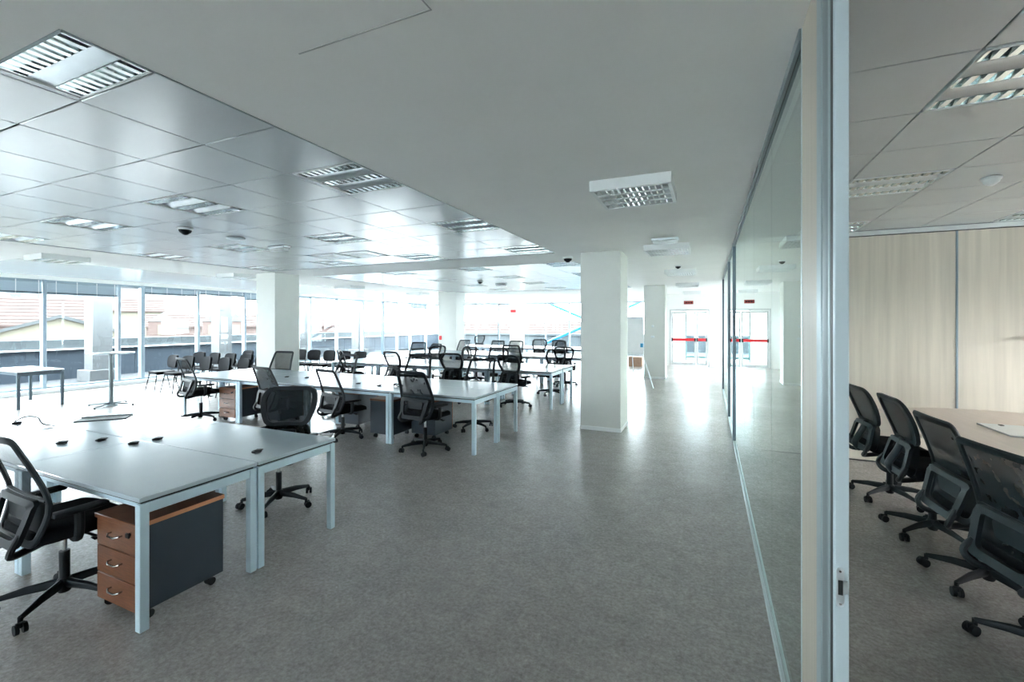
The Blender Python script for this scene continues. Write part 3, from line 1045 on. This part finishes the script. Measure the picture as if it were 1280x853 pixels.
ped = make_pedestal()
place(ped, (-3.112, 1.43, 0), 0, 'brown three drawer pedestal with charcoal sides under the nearest desk corner', GP)
place(ped, (-7.54, 5.02, 0), 0, 'brown three drawer pedestal under the far left desk of second row', GP)
place(ped, (-4.36, 5.66, 0), R(180), 'charcoal pedestal seen from behind beside the double desk leg, second row', GP)
place(ped, (-5.30, 5.98, 0), R(180), 'charcoal pedestal seen from behind under the middle of second row', GP)
place(ped, (-6.7, 5.68, 0), R(180), 'charcoal pedestal behind the pushed in chairs of second row', GP)
place(ped, (-3.80, 5.90, 0), R(180), 'charcoal pedestal right of the double desk leg, second row', GP)

# ---- cable ports and small things on the desks
GG = 'cable ports on the nearest desks'


def port(x, y, rz, label, group=GG, clip=True):
    t = thing('cable_port', label, 'cable port', (x, y, 0.74), rz, group)
    MB().lathe([(0.033, 0), (0.035, 0.006), (0.028, 0.011)], seg=20).build('cap', M['black_plastic'], t)
    if clip:
        B(-0.01, 0.04, -0.022, 0.022, 0.009, 0.018, bevel=0.004).build('flap', M['grey_plastic'], t)


port(-4.70, 1.80, 0.3, 'black cable port on the near desk left of the seam')
port(-4.52, 1.97, 0.6, 'low black cable port on the second near desk by the seam')
port(-4.16, 2.02, 0.2, 'black cable port at the seam of the nearest two desks')
port(-4.13, 2.17, 0.4, 'black cable port just behind the seam on the far side')
port(-3.06, 2.26, 0.5, 'grey cable port near the aisle edge of the far desk')
port(-6.01, 1.98, 0.2, 'dark cable port on the leftmost near desk')
for x, y, lb in ((-4.55, 5.35, 'dark cable port beside the double leg of second desk row'), (-6.75, 5.55, 'dark cable port on the left of second desk row'),
                 (-6.35, 5.62, 'dark cable port between chairs on the second desk row'), (-5.0, 5.4, 'small dark cable port behind the tilted chair, second row')):
    port(x, y, 0.3, lb, 'cable ports on the second row')


def wire(name, pts, r, m, label, group=None):
    cu = MB()
    P = [Vector(p) for p in pts]
    fine = []
    n = len(P)
    for i in range(n - 1):
        p0, p1, p2, p3 = P[max(i - 1, 0)], P[i], P[i + 1], P[min(i + 2, n - 1)]
        for k in range(6):
            t_ = k / 6
            fine.append(0.5 * ((2 * p1) + (p2 - p0) * t_ + (2 * p0 - 5 * p1 + 4 * p2 - p3) * t_ ** 2 + (3 * p1 - p0 - 3 * p2 + p3) * t_ ** 3))
    fine.append(P[-1])
    cu.tube(fine, r, 6)
    return tag(cu.build(name, M[m]), label, 'cable', group)


wire('cable', [(-6.05, 1.98, 0.755), (-5.95, 2.02, 0.80), (-5.8, 2.05, 0.80), (-5.62, 2.02, 0.765), (-5.5, 2.06, 0.748)], 0.006, 'grey_plastic', 'thin grey cable looping over the leftmost near desk')
wire('cable', [(-4.35, 5.44, 0.745), (-4.28, 5.40, 0.78), (-4.2, 5.47, 0.75), (-4.28, 5.5, 0.76), (-4.33, 5.42, 0.77), (-4.18, 5.36, 0.747)], 0.008, 'black_plastic', 'black cable tangle on the second desk row')
tangle = []
for k in range(26):
    tangle.append((-5.15 + 0.16 * math.cos(k * 1.9) * (0.4 + 0.6 * random.random()), 4.86 + 0.13 * math.sin(k * 1.9 + 0.4) * (0.4 + 0.6 * random.random()), 0.02 + 0.07 * random.random()))
wire('cable', tangle, 0.009, 'white', 'tangle of pale cables on the floor under the second row')
fl = thing('cable_flap', 'open grey metal cable flap on the second far desk', 'cable flap', (-5.5, 2.42, 0.74), R(50))
B(-0.20, 0.20, -0.09, 0.09, 0.0, 0.008, bevel=0.002).build('tray_plate', M['charcoal'], fl)
B(-0.20, 0.20, 0.10, 0.15, 0.0, 0.018, bevel=0.004).build('raised_lid', M['satin'], fl)

# ---- office chairs (local +y is the sitting direction, origin on the floor under the column)
FIX = ('base_arm', 'hub', 'caster', 'gas_lift')


def spl(pts, n=8):
    P = [Vector(p) for p in pts]
    out = []
    m = len(P)
    for i in range(m - 1):
        p0, p1, p2, p3 = P[max(i - 1, 0)], P[i], P[i + 1], P[min(i + 2, m - 1)]
        for k in range(n):
            t_ = k / n
            out.append(0.5 * ((2 * p1) + (p2 - p0) * t_ + (2 * p0 - 5 * p1 + 4 * p2 - p3) * t_ ** 2 + (3 * p1 - p0 - 3 * p2 + p3) * t_ ** 3))
    out.append(P[-1])
    return out


PROF = [(0.46, -0.215), (0.50, -0.205), (0.56, -0.185), (0.66, -0.165), (0.76, -0.185), (0.90, -0.235), (1.06, -0.30)]


def prof_y(z):
    for (a, ya), (b, yb) in zip(PROF, PROF[1:]):
        if z <= b:
            t_ = (z - a) / (b - a)
            return ya + (yb - ya) * max(-0.3, t_)
    return PROF[-1][1]


def back_pt(x, z, off=0.0):
    return Vector((x * 1.17, prof_y(z) + 0.30 * x * x + off, z))


def rounded(corners, rad, n=5):
    """rounded polygon, corners (u, v) counter-clockwise"""
    out = []
    m = len(corners)
    for i in range(m):
        p = Vector(corners[i]).to_2d()
        a = (Vector(corners[i - 1]).to_2d() - p)
        b = (Vector(corners[(i + 1) % m]).to_2d() - p)
        r_ = rad[i] if isinstance(rad, (list, tuple)) else rad
        ra, rb = min(r_, a.length * 0.49), min(r_, b.length * 0.49)
        p0, p1 = p + a.normalized() * ra, p + b.normalized() * rb
        for k in range(n + 1):
            t_ = k / n
            q = p0 * (1 - t_) ** 2 + p * 2 * t_ * (1 - t_) + p1 * t_ ** 2
            out.append((q.x, q.y))
    return out


def dense(poly, step=0.05):
    out = []
    n = len(poly)
    for i in range(n):
        a, b = Vector(poly[i]).to_2d(), Vector(poly[(i + 1) % n]).to_2d()
        k = max(1, int((b - a).length / step))
        for q in range(k):
            c = a + (b - a) * q / k
            out.append((c.x, c.y))
    return out


def make_chair(kind, arms=True, dense_mesh=False):
    root = thing('office_chair', 'x', 'chair')
    # star base
    for k in range(5):
        a = 2 * PI * k / 5 + PI / 2
        c, s2 = math.cos(a), math.sin(a)
        m = MB()
        m.tube([(0.03 * c, 0.03 * s2, 0.105), (0.17 * c, 0.17 * s2, 0.098), (0.30 * c, 0.30 * s2, 0.078)], [0.030, 0.024, 0.015], 8, flat=0.75, up=(0, 0, 1))
        arm = m.build('base_arm', M['grey_plastic'], root)
        w_ = MB()
        b_ = a + 0.9
        wx, wy = math.cos(b_), math.sin(b_)
        px, py = 0.305 * c + 0.012 * wx, 0.305 * s2 + 0.012 * wy
        ax, ay = -wy, wx
        for sg in (-1, 1):
            w_.tube([(px + ax * sg * 0.008, py + ay * sg * 0.008, 0.028), (px + ax * sg * 0.026, py + ay * sg * 0.026, 0.028)], 0.028, 14)
        cst = w_.build('caster', M['black_plastic'], root)
        q = MB()
        q.tube([(0.30 * c, 0.30 * s2, 0.05), (0.30 * c, 0.30 * s2, 0.085)], 0.012, 8)
        q.box(px - 0.008, px + 0.008, py - 0.02, py + 0.02, 0.03, 0.062, bevel=0.003)
        q.build('caster_fork', M['black_plastic'], cst)
    MB().lathe([(0.028, 0.05), (0.040, 0.075), (0.040, 0.12), (0.030, 0.135)], seg=14).build('hub', M['black_plastic'], root)
    gl = MB().lathe([(0.026, 0.13), (0.026, 0.30)], seg=14).build('gas_lift', M['black_plastic'], root)
    MB().lathe([(0.014, 0.30), (0.014, 0.43)], seg=12).build('piston', M['chrome'], gl)
    # mechanism
    m = MB()
    m.box(-0.09, 0.09, -0.13, 0.12, 0.405, 0.45, bevel=0.012)
    m.build('tilt_mechanism', M['black_plastic'], root)
    m = MB()
    m.tube([(0.08, 0.03, 0.425), (0.20, 0.05, 0.42), (0.25, 0.06, 0.412)], 0.008, 8)
    m.box(0.23, 0.28, 0.035, 0.085, 0.404, 0.414, bevel=0.004)
    m.build('lever', M['black_plastic'], root)
    # seat
    m = MB()
    out = rounded([(-0.245, -0.21), (0.245, -0.21), (0.255, 0.27), (-0.255, 0.27)], [0.10, 0.10, 0.09, 0.09], 6)
    lay = [(0.88, 0.443), (0.985, 0.452), (1.0, 0.475), (1.0, 0.507), (0.97, 0.525), (0.86, 0.535), (0.4, 0.527)]
    rings = []
    for sc, z in lay:
        rings.append([m.bm.verts.new((x * sc, 0.02 + (y - 0.02) * sc, z - (0.030 * max(0, (y - 0.12) / 0.13) ** 2 if z > 0.46 else 0))) for x, y in out])
    for A_, B_ in zip(rings, rings[1:]):
        for k in range(len(out)):
            k2 = (k + 1) % len(out)
            m.bm.faces.new((A_[k], A_[k2], B_[k2], B_[k]))
    m.bm.faces.new(rings[0][::-1])
    m.bm.faces.new(rings[-1])
    seat = m.build('seat', M['black_fabric'], root)
    B(-0.19, 0.19, -0.17, 0.19, 0.437, 0.452, bevel=0.006).build('seat_shell', M['black_plastic'], seat)
    # armrests
    for sg in (-1, 1) if arms else ():
        m = MB()
        m.tube(spl([(sg * 0.15, -0.02, 0.435), (sg * 0.25, -0.03, 0.44), (sg * 0.275, -0.03, 0.50), (sg * 0.272, -0.03, 0.61)], 5), 0.020, 8, flat=1.2)
        ar = m.build('armrest', M['black_plastic'], root)
        m = MB()
        m.box(sg * 0.272 - 0.038, sg * 0.272 + 0.038, -0.15, 0.10, 0.600, 0.628, bevel=0.011, seg=2)
        m.build('arm_pad', M['black_plastic'], ar)
    # back
    if kind == 'square':
        out = rounded([(-0.195, 0.465), (0.195, 0.465), (0.232, 0.68), (0.19, 1.06), (-0.19, 1.06), (-0.232, 0.68)], [0.05, 0.05, 0.12, 0.03, 0.03, 0.12], 4)
        fr = dense(out)
        m = MB()
        m.tube([back_pt(u, v) for u, v in fr], 0.0135, 8, closed=True, flat=1.75, up=(0, 1, 0))
        bf = m.build('back_frame', M['grey_plastic'], root)
        half = lambda v: (0.19 + 0.042 * (1.06 - v) / 0.38) if v > 0.68 else (0.195 + 0.037 * (v - 0.465) / 0.215)
        m = MB()
        m.grid(10, 14, lambda u, v: back_pt((2 * u - 1) * (half(0.70 + 0.355 * v) - 0.006), 0.70 + 0.355 * v))
        m.build('back_mesh', M['mesh_dense'] if dense_mesh else M['mesh_thin'], root)
        m = MB()
        m.grid(10, 8, lambda u, v: back_pt((2 * u - 1) * (half(0.47 + 0.23 * v) - 0.006), 0.47 + 0.23 * v))
        m.build('lower_mesh', M['mesh'], root)
        m = MB()
        m.tube([back_pt(x, 0.705, -0.004) for x in (-0.225, -0.15, -0.07, 0, 0.07, 0.15, 0.225)], 0.010, 8, flat=1.6)
        m.build('cross_bar', M['grey_plastic'], root)
        m = MB()
        lo = rounded([(-0.11, 0.575), (0.11, 0.575), (0.13, 0.67), (-0.13, 0.67)], 0.03, 4)
        m.prism([(u, v) for u, v in lo], 0.0, 0.016, Matrix(((1, 0, 0, 0), (0, 0, -1, prof_y(0.62) - 0.012), (0, 1, 0, 0), (0, 0, 0, 1))))
        m.build('lumbar_pad', M['grey_plastic'], root)
    else:
        out = rounded([(-0.168, 0.695), (0.168, 0.695), (0.236, 0.87), (0.212, 1.06), (-0.212, 1.06), (-0.236, 0.87)], [0.05, 0.05, 0.13, 0.10, 0.10, 0.13], 6)
        fr = dense(out)
        cz = 0.87
        inn = [(u * (1 - 0.040 / max(0.12, math.hypot(u, v - cz))), cz + (v - cz) * (1 - 0.040 / max(0.12, math.hypot(u, v - cz)))) for u, v in fr]
        m = MB()
        m.ring(fr, inn, -0.014, 0.014, lambda u, v, y: back_pt(u, v, y))
        bf = m.build('back_frame', M['grey_plastic'], root)
        md = [(u * 0.96, cz + (v - cz) * 0.96) for u, v in fr]
        m = MB()
        rings = [[m.bm.verts.new(back_pt(u * s_, cz + (v - cz) * s_, 0.004)) for u, v in md] for s_ in (1.0, 0.75, 0.5, 0.25)]
        for A_, B_ in zip(rings, rings[1:]):
            for k in range(len(md)):
                k2 = (k + 1) % len(md)
                m.bm.faces.new((A_[k], A_[k2], B_[k2], B_[k]))
        m.bm.faces.new(rings[-1])
        m.build('back_mesh', M['mesh_dense'] if dense_mesh else M['mesh_round'], root)
        m = MB()
        m.grid(8, 6, lambda u, v: back_pt((2 * u - 1) * (0.195 - 0.03 * v), 0.47 + 0.24 * v, 0.004))
        m.build('lower_mesh', M['mesh'], root)
        m = MB()
        m.tube(spl([(0, prof_y(0.71) - 0.012, 0.72), (0, -0.225, 0.62), (0, -0.285, 0.50), (0, -0.25, 0.43)], 4), [0.048] * 12 + [0.036], 8, flat=0.45, up=(1, 0, 0))
        m.build('spine', M['grey_plastic'], root)
        m = MB()
        m.tube([(-0.09, prof_y(0.62) + 0.01, 0.62), (0.09, prof_y(0.62) + 0.01, 0.62)], 0.045, 10, flat=0.4, up=(0, 0, 1))
        m.build('lumbar_pad', M['grey_plastic'], root)
    # yoke: rounded frame behind the lumbar zone and two stems sweeping under the seat
    w1, w2 = (0.235, 0.195) if kind == 'square' else (0.19, 0.225)
    ou = dense(rounded([(-w2, 0.455), (w2, 0.455), (w1, 0.71), (-w1, 0.71)], [0.05, 0.05, 0.04, 0.04], 4), 0.08)
    cz = 0.60
    inn = [(u * 0.76, cz + (v - cz) * 0.70) for u, v in ou]
    m = MB()
    yk = lambda u, v, y: Vector((u, -0.205 - 0.05 * max(0, (0.66 - v) / 0.18) - 0.12 * (0.055 - u * u) + y + (0.012 if v > 0.68 else 0), v))
    m.ring(ou, inn, -0.012, 0.012, yk)
    m.build('yoke', M['grey_plastic'], root)
    for sg in (-1, 1):
        m = MB()
        m.tube(spl([(sg * w2 * 0.92, -0.245, 0.53), (sg * w2 * 0.98, -0.285, 0.455), (sg * 0.13, -0.255, 0.41), (sg * 0.085, -0.10, 0.425)], 5), 0.020, 8, flat=0.8, up=(1, 0, 0))
        m.build('yoke_stem', M['black_plastic'], root)
    return root


ch_s = make_chair('square')
ch_r = make_chair('round')
ch_s2 = make_chair('square', False, True)
ch_r2 = make_chair('round', False, True)
ch_sd = make_chair('square', True, True)
ch_rd = make_chair('round', True, True)
GO = 'black mesh office chairs'
SIDE_N, SIDE_F = 'near', 'far'
chairs = [
    # kind, x, y, rot, lift, label
    ('s', -3.62, 1.40, -2, 0.0, 'black mesh armchair cut off at the left edge, pushed to nearest desk'),
    ('rd', -3.68, 2.94, 207, 0.0, 'dark rounded back chair facing the viewer behind the nearest desks'),
    ('sd', -3.46, 4.98, -6, 0.0, 'tilted mesh chair turned sideways at the aisle end of second row'),
    ('s', -4.95, 5.03, -12, -0.05, 'open frame mesh chair with a clear view through, near side second row'),
    ('sd', -6.05, 4.85, -8, -0.04, 'small backed chair half hidden by the rounded chair, near side second row'),
    ('s', -8.08, 4.92, -12, 0.02, 'mesh chair with visible lumbar pad left of the brown drawers, second row'),
    ('s', -3.45, 6.30, 176, 0.02, 'square framed chair facing the viewer, far side of second row nearest aisle'),
    ('s', -4.87, 6.60, 184, 0.02, 'thin square framed chair behind the tilted chair, far side second row'),
    ('s', -6.44, 6.40, 172, 0.0, 'thin square framed chair above the open frame one, far side second row'),
    ('s', -8.28, 6.50, 188, 0.0, 'square framed chair seen against the white column, far side second row'),
    ('r', -3.58, 8.27, -10, 0.0, 'rounded back chair at the aisle end of the third row, near side'),
    ('r', -4.95, 8.26, 6, 0.0, 'rounded back chair second from the aisle, third row near side'),
    ('r', -6.37, 8.20, -12, 0.0, 'rounded back chair third from the aisle, third row near side'),
    ('r', -7.60, 8.00, -55, 0.0, 'dark rounded chair turned to the side at the left of third row'),
    ('r', -3.38, 9.95, 170, 0.0, 'rounded chair facing the viewer at the aisle end, third row far side'),
    ('r', -4.70, 9.65, 184, 0.0, 'wide rounded chair second from the aisle, third row far side'),
    ('r', -5.90, 10.2, 165, 0.0, 'rounded chair third from the aisle, third row far side'),
    ('r', -6.83, 10.2, 186, 0.0, 'rounded chair fourth from the aisle, third row far side'),
    ('r', -6.10, 11.3, -70, 0.0, 'rounded chair seen edge on between the third and fourth rows'),
    ('r', -3.52, 11.5, 10, 0.0, 'rounded chair beside the aisle column, fourth row near side'),
    ('s', -4.96, 11.4, 5, 0.0, 'square framed chair second from the aisle, fourth row near side'),
    ('s', -8.24, 11.3, 188, 0.0, 'square framed chair by the window end, fourth row near side'),
    ('r', -7.60, 11.15, 160, 0.0, 'small rounded chair near the window end, fourth row near side'),
    ('s', -3.20, 13.3, 170, 0.0, 'chair mostly hidden by the aisle column, fourth row far side'),
    ('r', -5.15, 13.7, 178, 0.08, 'tall dark rounded chair in front of the blue brace, fourth row far side'),
    ('r', -4.75, 14.4, 150, 0.0, 'turned rounded chair just right of the blue brace foot'),
    ('s', -5.90, 13.5, 182, 0.0, 'square framed chair third from the aisle, fourth row far side'),
    ('s', -6.55, 13.4, 178, 0.0, 'square framed chair fourth from the aisle, fourth row far side'),
    ('s', -7.90, 13.4, 168, 0.0, 'square framed chair at the window end, fourth row far side'),
    ('r', -9.30, 17.3, 178, 0.06, 'lone small rounded chair at the back, far side of fifth row'),
    ('s', -4.80, 15.2, 0, 0.0, 'square framed chair at the fifth row, nearest the aisle column'),
    # meeting room
    ('r2', 1.60, 5.42, -84, 0.02, 'solid backed chair next to the door jamb, meeting table far end'),
    ('r2', 1.63, 4.60, -88, 0.02, 'solid backed chair second along the meeting table'),
    ('s2', 1.64, 3.85, -86, 0.0, 'tall mesh chair third along the meeting table'),
    ('s2', 1.60, 3.12, -78, -0.01, 'mesh chair cut off by the right edge at the meeting table'),
]
for kd, x, y, rz, lf, lb in chairs:
    place({'s': ch_s, 'r': ch_r, 's2': ch_s2, 'r2': ch_r2, 'sd': ch_sd, 'rd': ch_rd}[kd], (x, y, 0), R(rz), lb, GO, lift=lf, fixed=FIX)

# ---- visitor chairs (local +y is the sitting direction)
def make_visitor():
    root = thing('visitor_chair', 'x', 'chair')
    m = MB()
    out = rounded([(-0.23, -0.20), (0.23, -0.20), (0.235, 0.23), (-0.235, 0.23)], 0.07, 5)
    m.prism(out, 0.425, 0.480, bevel=0.016)
    m.build('seat', M['visitor_fabric'], root)
    m = MB()
    bo = rounded([(-0.20, 0.54), (0.20, 0.54), (0.235, 0.72), (0.205, 0.86), (-0.205, 0.86), (-0.235, 0.72)], [0.09, 0.09, 0.10, 0.13, 0.13, 0.10], 5)
    m.grid(10, 8, lambda u, v: Vector((0, 0, 0)))
    m.bm.clear()
    f0 = [m.bm.verts.new((x, -0.215 - 0.14 * (z - 0.54) + 0.9 * x * x, z)) for x, z in bo]
    f1 = [m.bm.verts.new((x, -0.262 - 0.14 * (z - 0.54) + 0.9 * x * x, z)) for x, z in bo]
    i0 = [m.bm.verts.new((x * 0.7, -0.203 - 0.14 * (z * 0.7 + 0.21 - 0.54) + 0.9 * x * x * 0.49, z * 0.7 + 0.21)) for x, z in bo]
    i1 = [m.bm.verts.new((x * 0.7, -0.274 - 0.14 * (z * 0.7 + 0.21 - 0.54) + 0.9 * x * x * 0.49, z * 0.7 + 0.21)) for x, z in bo]
    n = len(bo)
    for k in range(n):
        j2 = (k + 1) % n
        m.bm.faces.new((f0[k], f0[j2], f1[j2], f1[k]))
        m.bm.faces.new((f0[j2], f0[k], i0[k], i0[j2]))
        m.bm.faces.new((f1[k], f1[j2], i1[j2], i1[k]))
    m.bm.faces.new(i0)
    m.bm.faces.new(i1[::-1])
    m.build('backrest', M['visitor_fabric'], root)
    for sg in (-1, 1):
        m = MB()
        m.tube([(sg * 0.20, 0.20, 0.42), (sg * 0.245, 0.27, 0.0)], 0.012, 8)
        m.build('leg', M['black_plastic'], root)
        m = MB()
        m.tube([(sg * 0.20, -0.16, 0.42), (sg * 0.245, -0.26, 0.0)], 0.012, 8)
        m.build('leg', M['black_plastic'], root)
        m = MB()
        m.tube([(sg * 0.20, 0.20, 0.415), (sg * 0.20, -0.16, 0.415)], 0.012, 8)
        m.build('seat_rail', M['black_plastic'], root)
        m = MB()
        m.tube(spl([(sg * 0.17, -0.10, 0.41), (sg * 0.17, -0.24, 0.43), (sg * 0.16, -0.272, 0.52), (sg * 0.15, -0.285, 0.66)], 4), 0.011, 8)
        m.build('back_stem', M['black_plastic'], root)
    return root


vc = make_visitor()
GV = 'black padded visitor chairs in rows'
rowA = [(-12.55, 6.72), (-11.90, 6.72), (-11.22, 6.72), (-10.52, 6.72), (-9.85, 6.72)]
rowB = [(-13.15, 7.75), (-12.50, 7.75), (-11.85, 7.75), (-11.20, 7.75), (-10.55, 7.75), (-9.90, 7.75)]
rowC = [(-12.6, 8.80), (-11.95, 8.80), (-11.3, 8.80)]
rowD = [(-11.53, 9.75), (-10.94, 9.75), (-10.35, 9.75), (-9.76, 9.75), (-9.17, 9.75)]
for row, nm in ((rowA, 'front'), (rowB, 'second'), (rowC, 'third'), (rowD, 'last')):
    for k, (x, y) in enumerate(row):
        place(vc, (x, y, 0), R(180 + random.uniform(-7, 7)), 'black padded visitor chair, %s from the windows in the %s row' % (ORD[k], nm), GV)

# ---- meeting table
mt = thing('meeting_table', 'long boat shaped pale wooden meeting table on black legs', 'table')
poly = []
CX, Y0t, Y1t = 2.42, 1.2, 6.45
for k in range(25):
    t_ = k / 24
    poly.append((CX + 0.74 + 0.10 * math.sin(PI * t_), Y0t + (Y1t - Y0t) * t_))
for k in range(25):
    t_ = 1 - k / 24
    poly.append((CX - 0.68 - 0.10 * math.sin(PI * t_), Y0t + (Y1t - Y0t) * t_ - 0.25 * (t_ ** 6)))
poly2 = []
for k, p in enumerate(poly):
    poly2.append(p)
    if k == 24:
        for q in range(1, 12):
            t_ = q / 12
            poly2.append((CX + 0.74 - 1.42 * t_, Y1t + 0.20 * math.sin(PI * t_) - 0.25 * t_))
MB().prism(poly2, 0.712, 0.74, bevel=0.004).build('table_top', M['table_wood'], mt)
for y in (2.0, 3.48, 5.80):
    for sg in (-1, 1):
        m = MB()
        m.tube([(CX + sg * 0.46, y, 0.712), (CX + sg * 0.66, y + 0.02, 0.0)], 0.045, 4, flat=0.6, up=(1, 0, 0))
        m.build('leg', M['black_plastic'], mt)
    B(CX - 0.55, CX + 0.55, y - 0.03, y + 0.03, 0.64, 0.705, bevel=0.004).build('cross_beam', M['black_plastic'], mt)
B(CX - 0.02, CX + 0.02, 2.0, 5.75, 0.62, 0.66).build('centre_beam', M['black_plastic'], mt)
B(CX - 0.35, CX - 0.33, 4.2, 5.2, 0.05, 0.64).build('cable_panel', M['table_wood'], mt)
tr = thing('cable_box', 'thin blue grey metal cable lid on the meeting table', 'cable box', (2.47, 5.36, 0.74), 0)
B(-0.16, 0.16, -0.26, 0.26, 0.0, 0.012, bevel=0.003).build('lid', M['satin'], tr)
B(-0.03, 0.0, 0.18, 0.22, 0.012, 0.018, bevel=0.002).build('finger_pull', M['grey_plastic'], tr)
k = thing('coat_hook', 'dark coat hook on the maple wall at the right edge', 'hook', (3.20, 6.72, 1.52))
MB().tube([(0, 0, 0), (0, -0.07, 0)], 0.014, 10).build('stem', M['grey_plastic'], k)
MB().lathe([(0.012, -0.02), (0.03, -0.01), (0.03, 0.01), (0.012, 0.02)], (0, -0.075, 0), 14, Matrix.Rotation(R(90), 4, 'X')).build('knob', M['grey_plastic'], k)

# ---- flip chart easel
e = thing('flip_chart', 'white flip chart easel standing behind the aisle column', 'easel', (-1.90, 12.0, 0), R(-8))
lean = Matrix.Rotation(R(-10), 4, 'X')
m = MB()
m.box(-0.36, 0.36, 0.0, 0.02, 0.85, 1.85, bevel=0.004)
bd = m.build('board', M['white_metal'], e)
B(-0.33, 0.33, -0.012, -0.001, 0.92, 1.66).build('paper_pad', M['white'], bd)
B(-0.36, 0.36, -0.03, 0.0, 0.83, 0.86, bevel=0.004).build('pen_tray', M['satin'], bd)
B(-0.34, 0.34, -0.02, 0.0, 1.78, 1.84, bevel=0.004).build('clamp_bar', M['satin'], bd)
for pts in ([(-0.05, 0.03, 1.7), (-0.48, -0.42, 0.0)], [(0.05, 0.03, 1.7), (0.60, 0.05, 0.0)], [(0, 0.05, 1.7), (-0.1, 0.7, 0.0)]):
    MB().tube(pts, 0.013, 8).build('leg', M['satin'], e)
for x, z in ((-0.33, 1.25), (0.28, 0.95)):
    B(x, x + 0.07, -0.02, -0.012, z + 0.1, z + 0.2).build('sticker', M['blue'], bd)
tag(B(-2.85, -2.35, 17.6, 18.0, 0.0, 0.36, bevel=0.005).build('cardboard_box', M['cardboard']), 'small brown cardboard box on the floor behind the easel', 'box')
